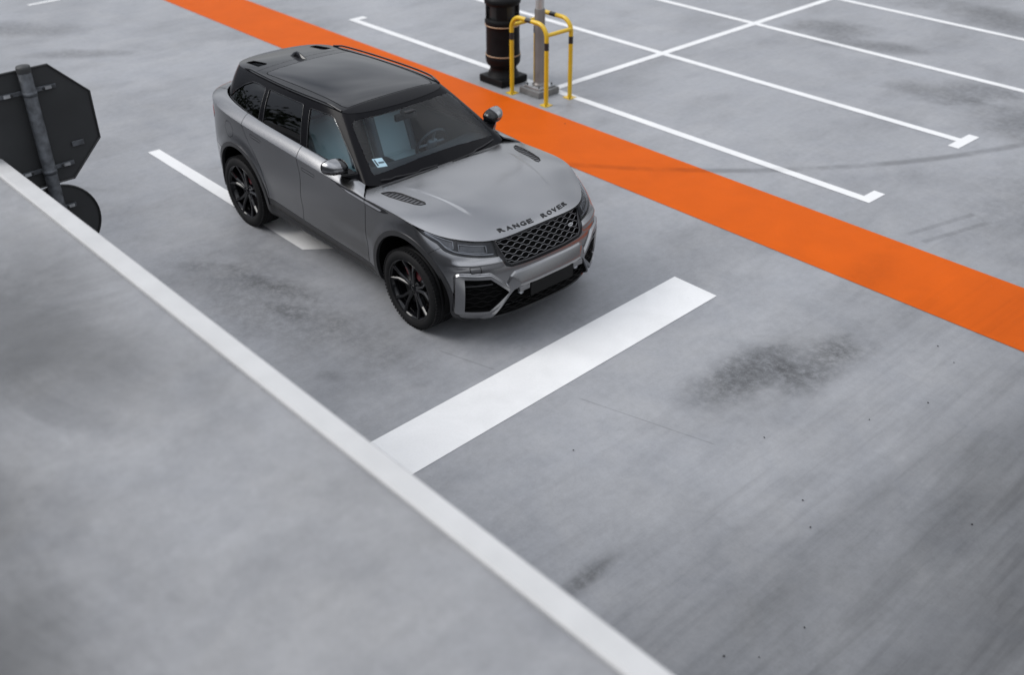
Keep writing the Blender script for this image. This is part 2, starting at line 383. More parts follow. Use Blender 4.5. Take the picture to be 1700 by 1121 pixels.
def concrete(name, col, deck=True):
    m = mat(name, col, .55, 0, .35); t = m.node_tree; b = t.nodes['Principled BSDF']; P = nd(t, 'ShaderNodeTexCoord').outputs['Object']
    big = noise(t, P, .32, 4, .6, dist=.4); med = noise(t, P, 1.7, 5, .6, dist=.8); fine = noise(t, P, 55, 3, .7); cl = noise(t, P, .8, 5, .65, sc=(1, .45, 1), off=(9, 2, 0), rz=.5)
    v = vmath(t, 'ADD', mrange(t, big, .3, .7, -.13, .13, False), mrange(t, med, .3, .7, -.085, .085, False))
    v = vmath(t, 'ADD', v, mrange(t, fine, .25, .75, -.06, .06, False)); v = vmath(t, 'ADD', v, mrange(t, cl, .42, .72, .02, -.19))
    grain = noise(t, P, 14, 9, .72, off=(1, 4, 0)); brush = noise(t, P, 5, 6, .65, sc=(2.0, .45, 1), off=(2, 8, 0), rz=.12, dist=.6); tro = noise(t, P, 2.6, 6, .7, dist=2.2, off=(7, 7, 0))
    v = vmath(t, 'ADD', v, mrange(t, grain, .3, .7, -.08, .08, False)); v = vmath(t, 'ADD', v, mrange(t, brush, .35, .7, .02, -.045)); v = vmath(t, 'ADD', v, mrange(t, tro, .5, .72, 0, -.06)); v = vmath(t, 'ADD', v, 1.)
    if deck:
        wr, X, Y, n1, n2 = wear_shade(t, P)
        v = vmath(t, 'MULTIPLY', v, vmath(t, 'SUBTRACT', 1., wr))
        v = vmath(t, 'MULTIPLY', v, mrange(t, X, 3.862, 3.878, 1., .955))
        v = vmath(t, 'MULTIPLY', v, mrange(t, Y, 7.9, 7.92, 1., .965))
        speck = noise(t, P, 90, 1, .5); v = vmath(t, 'MULTIPLY', v, mrange(t, speck, .74, .78, 1., .72))
    else:
        d1 = noise(t, P, .9, 6, .7, off=(2.3, 1.1, 0), dist=.6); sx = nd(t, 'ShaderNodeSeparateXYZ'); t.links.new(P, sx.inputs[0]); X, Y = sx.outputs[0], sx.outputs[1]
        for cx, cy, rx, ry, rot, st in ((2.8, -4.6, 1.3, .55, .25, .58), (3.9, -5.4, 1.8, .60, .1, .52), (4.8, -5.9, 1.5, .65, 0, .45), (2.0, -4.2, .8, .3, 0, .25)):
            r = vmath(t, 'ADD', ellipse(t, X, Y, cx, cy, rx, ry, rot), vmath(t, 'MULTIPLY', vmath(t, 'SUBTRACT', d1, .5), 1.8)); v = vmath(t, 'MULTIPLY', v, mrange(t, r, 1.5, .1, 1., 1 - st))
    v = vmath(t, 'MAXIMUM', v, .12)
    tint = nd(t, 'ShaderNodeMix', data_type='RGBA'); t.links.new(med, tint.inputs[0])
    tint.inputs[6].default_value = (col[0] * .985, col[1], col[2] * 1.035, 1); tint.inputs[7].default_value = (col[0] * 1.02, col[1] * 1.0, col[2] * .965, 1)
    sc = nd(t, 'ShaderNodeVectorMath', operation='SCALE'); t.links.new(tint.outputs[2], sc.inputs[0]); t.links.new(v, sc.inputs['Scale']); t.links.new(sc.outputs[0], b.inputs['Base Color'])
    rg = mrange(t, med, .3, .7, .42, .62, False); t.links.new(rg, b.inputs['Roughness'])
    bp = nd(t, 'ShaderNodeBump'); bp.inputs['Strength'].default_value = .12; bp.inputs['Distance'].default_value = .004; t.links.new(fine, bp.inputs['Height']); t.links.new(bp.outputs[0], b.inputs['Normal'])
    return m
def floor_paint(name, col, dirt=.8, rough=.5, spec=.3):
    m = mat(name, col, rough, 0, spec); t = m.node_tree; b = t.nodes['Principled BSDF']; P = nd(t, 'ShaderNodeTexCoord').outputs['Object']
    wr, X, Y, n1, n2 = wear_shade(t, P); med = noise(t, P, 2.2, 5, .6, dist=.6); fine = noise(t, P, 60, 3, .7)
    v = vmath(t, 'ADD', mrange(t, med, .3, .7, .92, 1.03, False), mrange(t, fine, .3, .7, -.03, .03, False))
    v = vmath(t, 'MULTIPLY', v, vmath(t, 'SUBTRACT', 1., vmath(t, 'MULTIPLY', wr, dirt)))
    sc = nd(t, 'ShaderNodeVectorMath', operation='SCALE'); sc.inputs[0].default_value = col; t.links.new(v, sc.inputs['Scale'])
    v = vmath(t, 'MULTIPLY', v, mrange(t, noise(t, P, .7, 5, .65, sc=(.35, 1.6, 1), off=(4, 1, 0)), .3, .7, .90, 1.05, False))
    # worn specks let the concrete through
    chips = mrange(t, noise(t, P, 26, 5, .75), .67, .73, 0, .60)
    mxn = nd(t, 'ShaderNodeMix', data_type='RGBA'); t.links.new(chips, mxn.inputs[0]); t.links.new(sc.outputs[0], mxn.inputs[6]); mxn.inputs[7].default_value = (.20, .205, .215, 1)
    t.links.new(mxn.outputs[2], b.inputs['Base Color'])
    bp = nd(t, 'ShaderNodeBump'); bp.inputs['Strength'].default_value = .10; bp.inputs['Distance'].default_value = .004; t.links.new(fine, bp.inputs['Height']); t.links.new(bp.outputs[0], b.inputs['Normal'])
    return m
CONC = (.196, .201, .212)
concrete('deck_concrete', CONC); concrete('ramp_concrete', (.185, .188, .195), False)
floor_paint('paint_white', (.53, .53, .53), .45); floor_paint('paint_orange', (.42, .069, .002), .8, .6, .06)
mat('kerb_white', (.36, .36, .36), .6, noise=(6, .05), bump=(40, .1)); mat('wall_grey', (.2, .2, .21), .7, noise=(2, .08))

# ---------------------------------------------------------------- the deck and its markings
def sheet(name, poly, z, m, parent=None, th=.0):
    return mesh(name, [(x, y, z) for x, y in poly], [list(range(len(poly)))], m, parent)
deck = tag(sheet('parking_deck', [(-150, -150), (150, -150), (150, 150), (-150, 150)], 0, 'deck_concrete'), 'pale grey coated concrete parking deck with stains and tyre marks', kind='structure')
def strip(name, x0, y0, x1, y1, m='paint_white', z=.004): return sheet(name, [(x0, y0), (x1, y0), (x1, y1), (x0, y1)], z, m, deck)
strip('orange_stripe', -60, 2.70, 60, 3.79, 'paint_orange')
sheet('stop_line', [(2.585, -2.62), (3.115, -2.62), (2.993, 1.523), (2.472, 1.521)], .004, 'paint_white', deck)
sheet('lane_line', [(-4.08, -.815), (-.53, -.845), (-.20, -.43), (-1.15, -.43), (-1.42, -.668), (-4.075, -.667)], .004, 'paint_white', deck)
HW = .062
strip('bay_line', -7.20, 4.455 - HW, -2.27 - HW, 4.455 + HW); strip('bay_line', -2.27 + HW, 4.455 - HW, 2.86, 4.455 + HW)
strip('bay_line_end', 2.72, 4.455 + HW, 2.86, 4.73, z=.004); strip('bay_line_end', -7.20, 4.455 + HW, -7.06, 4.70)
strip('bay_head_line', -2.27 - HW, 4.455 - HW, -2.27 + HW, 30)
for k in range(1, 8):
    y = 4.50 + 2.345 * k
    strip('bay_line', -7.06, y - HW, -2.27 - HW, y + HW); strip('bay_line', -2.27 + HW, y - HW, 2.62, y + HW)
    for xe in (2.62, -7.20): strip('bay_line_end', xe, y - .27, xe + .14, y + .27)
for k in range(3):     # bays on the far side of the lane, only an end shows
    y = 1.32 - 2.345 * k; strip('bay_line', -17.0, y - HW, -12.04, y + HW); strip('bay_line_end', -12.04, y - .56, -11.94, y + HW)
# grit lying about
mbg = MB(); rg = random.Random(3)
for px, py in [(3.72, -1.15), (4.62, .05), (5.05, .85), (5.25, -.35), (5.45, -.55), (5.9, -1.75), (5.75, -1.9), (5.95, -1.35), (5.25, 1.4), (5.1, 2.1), (4.9, -2.3), (6.2, .3)] + [(rg.uniform(-6, 7), rg.uniform(-3, 8)) for _ in range(7)]:
    if -2.5 < px < 2.4 and -1 < py < 1: continue
    s = rg.uniform(.004, .008); mbg.box((px, py, s * .4 + .004), (s * 1.6, s, s * .8), Matrix.Rotation(rg.uniform(0, 3), 3, 'Z'))
tag(mbg.build('grit', 'satin_black'), 'scattered dark grit on the deck', kind='stuff')

# ---------------------------------------------------------------- raised ramp beside the deck
ramp = tag(MB().box((0, -9.88, 1.085), (90, 12.25, 2.17)).build('ramp', 'ramp_concrete'), 'raised grey concrete ramp in the near corner with a white edge', kind='structure')
kb = MB(); prof = [(-3.872, 2.10), (-3.872, 2.188), (-3.860, 2.20), (-3.762, 2.20), (-3.750, 2.188), (-3.750, 1.98), (-3.76, 1.98)]
V = [(x, y, z) for x in (-45, 45) for y, z in prof]; n = len(prof)
kb.add(V, [[i, i + 1, n + i + 1, n + i] for i in range(n - 1)]).build('edge_kerb', 'kerb_white', ramp)

# ================================================================ the car (front axle x=+1.437, y left, z up)
def grid_normals(G):
    du = np.gradient(G, axis=0); dv = np.gradient(G, axis=1)
    n = np.cross(du, dv); l = np.linalg.norm(n, axis=-1, keepdims=True); l[l == 0] = 1
    return n / l
def sdf_poly(P, poly):
    """signed distance (negative inside) of 2-D points to polygon"""
    P = np.asarray(P, float); poly = np.asarray(poly, float); n = len(poly); d = np.full(len(P), 1e9); ins = np.zeros(len(P), bool)
    for i in range(n):
        a, b = poly[i], poly[(i + 1) % n]; ab = b - a; ap = P - a; L = ab @ ab
        if L < 1e-14: continue
        t = np.clip(ap @ ab / L, 0, 1); d = np.minimum(d, ((ap - t[:, None] * ab)**2).sum(1))
        c = (a[1] > P[:, 1]) != (b[1] > P[:, 1])
        with np.errstate(divide='ignore', invalid='ignore'):
            ins ^= c & (P[:, 0] < (b[0] - a[0]) * (P[:, 1] - a[1]) / (b[1] - a[1]) + a[0])
    return np.where(ins, -1, 1) * np.sqrt(d)
class Surf:
    """quad surface whose faces are split along scalar fields and tagged; columns of A: xyz, normal, u, v"""
    def __init__(s, G, out):
        nu, nv = G.shape[:2]; Nn = grid_normals(G)
        if (Nn * out(G)).sum() < 0: Nn = -Nn; flip = True
        else: flip = False
        Nn[0, :, 1] = np.where(np.abs(G[0, :, 1]) < 1e-6, 0, Nn[0, :, 1]); Nn[-1, :, 1] = np.where(np.abs(G[-1, :, 1]) < 1e-6, 0, Nn[-1, :, 1])
        m0 = np.abs(G[:, 0, 1]) < 1e-6; Nn[m0, 0, 1] = 0
        Nn /= np.linalg.norm(Nn, axis=-1, keepdims=True) + 1e-12
        uu, vv = np.meshgrid(np.linspace(0, 1, nu), np.linspace(0, 1, nv), indexing='ij')
        s.A = np.concatenate([G, Nn, uu[..., None], vv[..., None]], -1).reshape(-1, 8)
        I = np.arange(nu * nv).reshape(nu, nv); q = np.stack([I[:-1, :-1], I[1:, :-1], I[1:, 1:], I[:-1, 1:]], -1).reshape(-1, 4)
        if flip: q = q[:, ::-1]
        s.F = q.tolist(); s.T = ['body'] * len(s.F)
    def cut(s, field, new, on=('body',)):
        """split faces whose tag is in `on` along field=0, retag the negative side as `new`"""
        f = field(s.A); f = np.where(np.abs(f) < 1e-7, 1e-7, f); pos = (f > 0).tolist(); fl = f.tolist()
        F, T, cache, add = [], [], {}, []; n0 = len(s.A); A = s.A
        for face, t in zip(s.F, s.T):
            if t not in on: F.append(face); T.append(t); continue
            k = sum(pos[i] for i in face)
            if k == len(face): F.append(face); T.append(t); continue
            if k == 0: F.append(face); T.append(new); continue
            a, b = [], []
            m = len(face)
            for q in range(m):
                i, j = face[q], face[(q + 1) % m]
                (a if pos[i] else b).append(i)
                if pos[i] != pos[j]:
                    key = (i, j) if i < j else (j, i)
                    if key not in cache:
                        w = fl[key[0]] / (fl[key[0]] - fl[key[1]]); cache[key] = n0 + len(add); add.append(A[key[0]] * (1 - w) + A[key[1]] * w)
                    a.append(cache[key]); b.append(cache[key])
            if len(a) >= 3: F.append(a); T.append(t)
            if len(b) >= 3: F.append(b); T.append(new)
        s.F, s.T = F, T
        if add: s.A = np.concatenate([A, np.array(add)])
    def seam(s, field, w=.0035, on=('body',)):
        for t in on:
            s.cut(lambda A: field(A) - w, '_t', (t,)); s.cut(lambda A: -(field(A) + w), 'gap', ('_t',))
            s.T = [t if q == '_t' else q for q in s.T]
    def take(s, *tags): return [(s.A, [f for f, t in zip(s.F, s.T) if t in tags])]
def piece(name, chunks, m, parent, side=0, off=0., skirt=.014, skirt_dir=None, smooth=True):
    """build one object out of surface chunks. side: +1 left, -1 right (mirrored), 0 both halves"""
    V, Fs, Ns = [], [], []
    for A, F in chunks:
        if not F: continue
        used = sorted({i for f in F for i in f}); mp = {i: k for k, i in enumerate(used)}; B = A[used]; G = [[mp[i] for i in f] for f in F]
        nrm = B[:, 3:6] / (np.linalg.norm(B[:, 3:6], axis=1)[:, None] + 1e-12); pos = B[:, :3] + nrm * off
        ec = {}
        if skirt:
            for f in G:
                for q in range(len(f)):
                    i, j = f[q], f[(q + 1) % len(f)]; ec[(i, j)] = ec.get((i, j), 0) + 1
            bnd = [e for e in ec if (e[1], e[0]) not in ec and not (abs(pos[e[0], 1]) < 1e-5 and abs(pos[e[1], 1]) < 1e-5)]
        for sg in ((1, -1) if side == 0 else (side,)):
            mul = np.array([1, sg, 1.]); b0 = len(V); V += list(pos * mul); Ns += list(nrm * mul)
            Fs += [[i + b0 for i in (f if sg > 0 else f[::-1])] for f in G]
            if skirt and bnd:
                for i, j in bnd:
                    e = pos[j] - pos[i]; di = -nrm[i] if skirt_dir is None else np.array(skirt_dir); dj = -nrm[j] if skirt_dir is None else np.array(skirt_dir)
                    on = np.cross(e, nrm[i]); on /= np.linalg.norm(on) + 1e-12
                    k = len(V); q = np.array([pos[i], pos[j], pos[j] + dj * skirt, pos[i] + di * skirt]) * mul
                    V += list(q); Ns += [on * mul] * 4; Fs.append([k + 1, k, k + 3, k + 2] if sg > 0 else [k, k + 1, k + 2, k + 3])
    return mesh(name, V, Fs, m, parent, smooth=smooth, normals=Ns if smooth else None)

car = tag(empty('parked_car'), 'satin grey SUV with black roof and black wheels parked beside the orange stripe', 'car')
# ---------------------------------------------------------------- flank + nose surface
INTAKE = [(.812, .690), (.625, .676), (.475, .530), (.462, .510), (.630, .352), (.806, .362)]
MOUTH = [(-.1, .556), (.385, .548), (.425, .530), (.455, .490), (.625, .238), (-.1, .238)]
FBLK = [(-.1, 1.1), (.512, 1.1), (.508, .96), (.500, .84), (.462, .752), (.412, .734), (.2, .728), (-.1, .726)]
GRIL = [(-.1, .972), (.492, .962), (.474, .892), (.442, .782), (.405, .756), (.2, .750), (-.1, .748)]
MFR = [(-.1, .688), (.392, .682), (.430, .655), (.485, .560), (.505, .500), (.668, .236), (-.1, .236)]
BG, btu, btv = body_grid()
def relief(G):
    x, y, z = G[..., 0], G[..., 1], G[..., 2]; sh = x.shape
    front = sstep(1.75, 1.95, x)
    di = sdf_poly(np.stack([y.ravel(), z.ravel()], 1), INTAKE).reshape(sh); dm = sdf_poly(np.stack([y.ravel(), z.ravel()], 1), MOUTH).reshape(sh)
    b = .024 * (1 - sstep(.034, .046, di)) * front                                  # frame round the side intakes
    df = sdf_poly(np.stack([y.ravel(), z.ravel()], 1), MFR).reshape(sh)
    b = np.maximum(b, (.010 + .036 * np.clip(-df / .10, 0, 1)) * (1 - sstep(-.004, .012, df)) * front * sstep(.2, .3, z))   # angled frame over and beside the lower grille
    b = b + .016 * np.exp(-((z - .800) / .026)**2) * sstep(.44, .52, y) * sstep(1.78, 1.95, x) * (1 - sstep(.80, .90, y))
    N_ = grid_normals(G); N_ *= np.sign((N_ * np.stack([x, y * 2, 0 * z], -1)).sum(-1, keepdims=True) + 1e-9)
    out = G + N_ * b[..., None]
    # door skins: shallow concave lower body between the arches
    side = sstep(.95, .8, x) * sstep(-.95, -.8, x); out[..., 1] -= side * .016 * np.exp(-((z - .60) / .11)**2)
    # arch flares
    for cx, cz in ARCH:
        r = np.hypot(x - cx, z - cz); out[..., 1] += np.where(y > .6, .012 * (1 - sstep(.50, .62, r)), 0) * sstep(.8, .93, y)
    out[0, :, 1] = 0; out[-1, :, 1] = 0
    return out
ARCH = [(1.452, .452), (-1.395, .442)]; AR = .466
BGr = relief(BG)
body = Surf(BGr, lambda G: np.stack([G[..., 0], G[..., 1] * 3, 0 * G[..., 2]], -1))
px, py, pz = 0, 1, 2
yz = lambda A: A[:, 1:3]
xz = lambda A: A[:, [0, 2]]
for k, (cx, cz) in enumerate(ARCH):
    body.cut(lambda A: np.where(A[:, 1] > .5, np.hypot(A[:, 0] - cx, A[:, 2] - cz), 9) - AR, 'hole')
    body.cut(lambda A: np.where(A[:, 1] > .5, np.maximum(np.abs(A[:, 0] - cx) - AR + .004, A[:, 2] - cz), 9), 'hole')
    body.cut(lambda A: np.where(A[:, 1] > .5, np.hypot(A[:, 0] - cx, np.maximum(A[:, 2] - cz, 0)), 9) - (AR + .046), 'trimF' if k == 0 else 'trimR')
# front end
LAMP = [(1.50, 1.095), (1.555, 1.062), (1.648, 1.018), (1.793, .960), (1.864, .914), (1.936, .888), (2.029, .868), (2.101, .852), (2.159, .840), (2.3, .83)]
frontish = lambda A: A[:, 0] > 1.4
body.cut(lambda A: np.where(A[:, 0] > 1.9, sdf_poly(yz(A), FBLK), 9), 'fblack')
body.cut(lambda A: sdf_poly(yz(A), GRIL), 'grille', ('fblack',))
body.cut(lambda A: np.where(frontish(A), np.interp(A[:, 0], *np.array(LAMP).T) - A[:, 2], 9), 'lamp')
body.cut(lambda A: np.where(A[:, 0] > 1.7, sdf_poly(yz(A), INTAKE), 9), 'intake')
body.cut(lambda A: np.where(A[:, 0] > 1.7, sdf_poly(yz(A), MOUTH), 9), 'mouth')
body.cut(lambda A: np.where(A[:, 0] > 1.6, A[:, 2] - (.246 + .03 * np.clip(A[:, 1] - .6, 0, 1)), 9), 'lip')
bump_x = lambda A: 1.681 + (np.maximum(A[:, 2], .70) - .828) * 1.39
body.seam(lambda A: np.where(frontish(A), A[:, 0] - bump_x(A), 9), .003)
body.cut(lambda A: np.where(frontish(A), bump_x(A) - A[:, 0], 9), 'bumper')
WASH = [(.757, .792), (.676, .788), (.672, .734), (.748, .733)]
body.seam(lambda A: np.where(A[:, 0] > 1.9, sdf_poly(yz(A), WASH), 9), .0025, ('bumper',))
# flank
SILL = [(-1.2, .535), (-.95, .522), (-.09, .470), (.71, .440), (1.1, .415)]
inner = lambda A: (A[:, 0] > -1.3) & (A[:, 0] < 1.2)
body.cut(lambda A: np.where(inner(A), A[:, 2] - np.interp(A[:, 0], *np.array(SILL).T) + .082, 9), 'sill')
body.cut(lambda A: np.where(inner(A), A[:, 2] - np.interp(A[:, 0], *np.array(SILL).T), 9), 'sill_trim')
XF = [(.3, .838), (.53, .832), (.8, .845), (1.0, .868), (1.12, .872)]
XB = [(.3, -.265), (.48, -.258), (.75, -.235), (.98, -.205), (1.08, -.222), (1.16, -.236), (1.24, -.262)]
XR = [(.4, -.855), (.55, -.868), (.72, -.905), (.88, -.985), (1.0, -1.085), (1.1, -1.17), (1.2, -1.225), (1.3, -1.26)]
fx = lambda tab: (lambda A: A[:, 0] - interp_pts(tab, A[:, 2]))
body.seam(fx(XF)); body.cut(lambda A: -fx(XF)(A), 'fender')
body.seam(fx(XB)); body.cut(lambda A: -fx(XB)(A), 'door_front')
body.seam(fx(XR)); body.cut(lambda A: -fx(XR)(A), 'door_rear')
# handles (flush), fuel flap, side blade
for tg, x0, x1, s0, s1 in (('door_front', -.165, .055, 1.072, 1.060), ('door_rear', -1.085, -.885, 1.148, 1.130)):
    poly = [(x0, s0), (x1, s1), (x1, s1 - .030), (x0, s0 - .030)]
    body.seam(lambda A: sdf_poly(xz(A), poly), .0022, (tg,))
body.seam(lambda A: np.hypot(A[:, 0] + 1.52, A[:, 2] - 1.075) - .085, .0022)
BLADE = [(.34, 1.106), (.60, 1.098), (.86, 1.092), (1.13, 1.082), (1.245, 1.080), (1.17, 1.052), (1.07, 1.036), (.90, 1.042), (.62, 1.060)]
for tg in ('door_front', 'fender'): body.cut(lambda A: sdf_poly(xz(A), BLADE), 'blade_' + tg, (tg,))
BLIN = [(.50, 1.091), (.84, 1.081), (1.15, 1.070), (1.09, 1.050), (.90, 1.053), (.62, 1.069)]
for tg in ('door_front', 'fender'): body.cut(lambda A: sdf_poly(xz(A), BLIN), 'strip_' + tg, ('blade_' + tg,))
# tail
tailx = lambda A: A[:, 0] + 1.86
body.cut(lambda A: np.where(A[:, 0] < -1.8, np.maximum(A[:, 2] - 1.175, 1.06 - A[:, 2]) + np.where(A[:, 1] > .8, np.clip(A[:, 0] + 1.98, 0, 9), 0), 9), 'taillamp')
body.seam(lambda A: np.where(A[:, 0] < -1.75, A[:, 2] - .80, 9)); body.cut(lambda A: np.where(A[:, 0] < -1.83, A[:, 2] - .80, 9), 'rbumper')
body.seam(lambda A: np.where(A[:, 0] < -1.9, A[:, 1] - .70, 9)); body.cut(lambda A: np.where(A[:, 0] < -1.9, A[:, 1] - .70, 9), 'tailgate')

# ---------------------------------------------------------------- shoulder
SP = shoulder_net(); su = np.linspace(0, 1, 260); sv_ = np.linspace(0, 1, 26)
SG = np.einsum('ai,bj,ijk->abk', bs_basis(SP.shape[0], su), bs_basis(SP.shape[1], sv_), SP)
topc = BGr[:, -1]
d2 = ((SG[:, 0][:, None] - topc[None])**2).sum(-1); j = d2.argmin(1); dd = topc[j] - SG[:, 0]
# snap lower edge onto the crease (project on neighbouring segment)
for i in range(len(SG)):
    best = None
    for q in (j[i] - 1, j[i]):
        if 0 <= q < len(topc) - 1:
            a, b = topc[q], topc[q + 1]; t = np.clip(np.dot(SG[i, 0] - a, b - a) / (np.dot(b - a, b - a) + 1e-12), 0, 1); p = a + (b - a) * t; e = ((p - SG[i, 0])**2).sum()
            if best is None or e < best[0]: best = (e, p)
    SG[i] += (best[1] - SG[i, 0])[None] * (1 - sv_)[:, None]
SG[-1, :, 1] = 0
shoulder = Surf(SG, lambda G: np.stack([G[..., 0] * .3, G[..., 1], 0 * G[..., 2] + 1], -1))
shoulder.seam(fx(XB)); shoulder.cut(lambda A: -fx(XB)(A), 'door_front')
shoulder.seam(fx(XR)); shoulder.cut(lambda A: -fx(XR)(A), 'door_rear')
shoulder.seam(lambda A: np.where(A[:, 0] < -1.9, A[:, 1] - .70, 9)); shoulder.cut(lambda A: np.where(A[:, 0] < -1.9, A[:, 1] - .70, 9), 'tailgate')

# ---------------------------------------------------------------- bonnet
hx = np.linspace(.60, 2.20, 190); hy = np.linspace(0, 1.0, 110)
HX, HY = np.meshgrid(hx, hy, indexing='ij'); HG = np.stack([HX, HY, Zh(HX, HY)], -1)
bonnet = Surf(HG.transpose(1, 0, 2), lambda G: np.stack([0 * G[..., 0], 0 * G[..., 0], 1 + 0 * G[..., 0]], -1))
edge = [p for p in topc[:, :2] if p[0] > .862]
cowl = [(.862, .957), (.79, .90), (.726, .842), (.735, .80), (.775, .72), (.815, .60), (.845, .45), (.868, .25), (.875, 0)]
HPOLY = [(2.146, -.05)] + [tuple(p) for p in edge] + cowl + [(.875, -.05)]
bonnet.cut(lambda A: -(sdf_poly(A[:, :2], HPOLY) + .003), 'off')
VENT = [(.935, .815), (.965, .765), (1.02, .728), (1.10, .705), (1.375, .668), (1.402, .680), (1.385, .720), (1.335, .752), (1.20, .785), (1.05, .812)]
bonnet.cut(lambda A: sdf_poly(A[:, :2], VENT), 'vent')

# ---------------------------------------------------------------- greenhouse + roof
GG, gtu, gtv = green_grid()
green = Surf(GG, lambda G: np.stack([G[..., 0] * .6 + .4, G[..., 1] * 2, 0 * G[..., 2] + .4], -1))
WS = [(-.05, 1.549), (.20, 1.548), (.42, 1.545), (.555, 1.535), (.590, 1.518), (.612, 1.48), (.672, 1.34), (.718, 1.215), (.715, 1.196), (.690, 1.195), (.5, 1.216), (.25, 1.236), (-.05, 1.243)]
green.cut(lambda A: np.where(A[:, 6] < .24, sdf_poly(yz(A), WS), 9), 'windscreen')
sidew = lambda A: (A[:, 6] > .255) & (A[:, 6] < .86)
WF_ = [(-.195, 1.222), (-.34, 1.540), (-.02, 1.546), (.05, 1.530), (.46, 1.285), (.585, 1.193), (.54, 1.180), (.25, 1.203)]
WR_ = [(-.300, 1.226), (-.455, 1.545), (-1.085, 1.536), (-1.065, 1.500), (-.985, 1.268), (-.98, 1.252)]
WQ_ = [(-1.055, 1.262), (-1.070, 1.290), (-1.140, 1.530), (-1.30, 1.535), (-1.42, 1.527), (-1.54, 1.478), (-1.665, 1.395), (-1.745, 1.325), (-1.62, 1.312), (-1.4, 1.295)]
for poly, nm in ((WF_, 'win_front'), (WR_, 'win_rear'), (WQ_, 'win_quarter')):
    green.cut(lambda A: np.where(sidew(A), sdf_poly(xz(A), poly), 9), nm)
green.cut(lambda A: np.where((A[:, 6] > .80), np.maximum(A[:, 1] - .56, np.maximum(A[:, 2] - 1.47, 1.36 - A[:, 2])), 9), 'backlight')
rx = np.linspace(-2.30, .32, 200); ry = np.linspace(0, .70, 60); RX, RY = np.meshgrid(rx, ry, indexing='ij')
RG = np.stack([RX, RY, Zr(RX, RY)], -1)
roof = Surf(RG.transpose(1, 0, 2), lambda G: np.stack([0 * G[..., 0], 0 * G[..., 0], 1 + 0 * G[..., 0]], -1))
gtop = GG[:, -1, :2]
RPOLY = [(gtop[0, 0], -.05)] + [tuple(p) for p in gtop] + [(gtop[-1, 0], -.05)]
roof.cut(lambda A: -sdf_poly(A[:, :2], RPOLY), 'off')
SUNR = [(.045, -.1), (.045, .505), (-.02, .528), (-1.34, .528), (-1.38, .505), (-1.38, -.1)]
roof.cut(lambda A: sdf_poly(A[:, :2], SUNR), 'sunroof'); roof.seam(lambda A: sdf_poly(A[:, :2], SUNR), .004, ('body', 'sunroof')); roof.cut(lambda A: .06 - A[:, 0], 'header')
SLOT = [(-1.62, .37), (-1.64, .46), (-1.92, .44), (-1.94, .41), (-1.92, .35), (-1.66, .34)]
roof.cut(lambda A: sdf_poly(A[:, :2], SLOT), 'slot')
roof.seam(lambda A: A[:, 0] + 1.52, .003)

# ---------------------------------------------------------------- panels
def both(name, chunks, m, **k):
    return [piece(name, chunks, m, car, side=s, **k) for s in (1, -1)]
fenders = both('fender', body.take('fender'), 'paint')
blades = []
for f, sgn in zip(fenders, (1, -1)):
    piece('side_blade', body.take('blade_fender'), 'gloss_black', f, side=sgn, off=.003, skirt=.004); piece('chrome_strip', body.take('strip_fender'), 'chrome', f, side=sgn, off=.007, skirt=.006)
for s in (1, -1):
    d = piece('front_door', body.take('door_front') + shoulder.take('door_front'), 'paint', car, side=s)
    piece('side_blade', body.take('blade_door_front'), 'gloss_black', d, side=s, off=.003, skirt=.004); piece('chrome_strip', body.take('strip_door_front'), 'chrome', d, side=s, off=.007, skirt=.006)
    piece('rear_door', body.take('door_rear') + shoulder.take('door_rear'), 'paint', car, side=s)
    piece('quarter_panel', body.take('body') + shoulder.take('body'), 'paint', car, side=s)
    piece('sill_moulding', body.take('sill_trim'), 'trim_grey', car, side=s, off=-.004, skirt=.02)
    piece('side_sill', body.take('sill'), 'satin_black', car, side=s, off=.006, skirt=.02)
    piece('arch_trim', body.take('trimF'), 'trim_grey', car, side=s, off=.007, skirt=.035); piece('arch_trim', body.take('trimR'), 'trim_grey', car, side=s, off=.007, skirt=.035)
    piece('tail_lamp', body.take('taillamp'), 'lamp_red', car, side=s, off=.004)
bumper = piece('front_bumper', body.take('bumper'), 'paint', car)
piece('rear_bumper', body.take('rbumper'), 'paint', car); piece('tailgate', body.take('tailgate') + shoulder.take('tailgate'), 'paint', car)
hood = piece('bonnet', bonnet.take('body'), 'paint', car, skirt=.02)
piece('front_lip', body.take('lip'), 'gloss_black', bumper, off=.004)
# recessed trays behind the openings
def tray(name, tg, depth, m, parent, side=0, shrink=0.):
    ch = [(A.copy(), F) for A, F in body.take(tg)]
    for A, F in ch: A[:, 0] -= depth
    return piece(name, ch, m, parent, side=side, skirt=0)
piece('lower_grille_surround', body.take('mouth'), 'shell_black', bumper, off=-.09, skirt=0)
for s in (1, -1): piece('intake_duct', body.take('intake'), 'shell_black', bumper, side=s, off=-.055, skirt=0)
# opening walls (depth of the bumper skin)
piece('grille_frame', body.take('fblack'), 'gloss_black', car, off=-.004, skirt=.03)
grille = piece('grille', body.take('grille'), 'shell_black', car, off=-.055, skirt=0)
# inner shell keeps gaps dark
sh_ = ('body', 'fender', 'door_front', 'door_rear', 'blade_door_front', 'blade_fender', 'gap', 'sill', 'sill_trim', 'bumper', 'rbumper', 'tailgate', 'taillamp', 'lip', 'strip_door_front', 'strip_fender')
piece('inner_shell', body.take(*sh_), 'shell_black', car, off=-.016, skirt=.05)
piece('inner_shell', shoulder.take('body', 'door_front', 'door_rear', 'gap', 'tailgate'), 'shell_black', car, off=-.016, skirt=0)
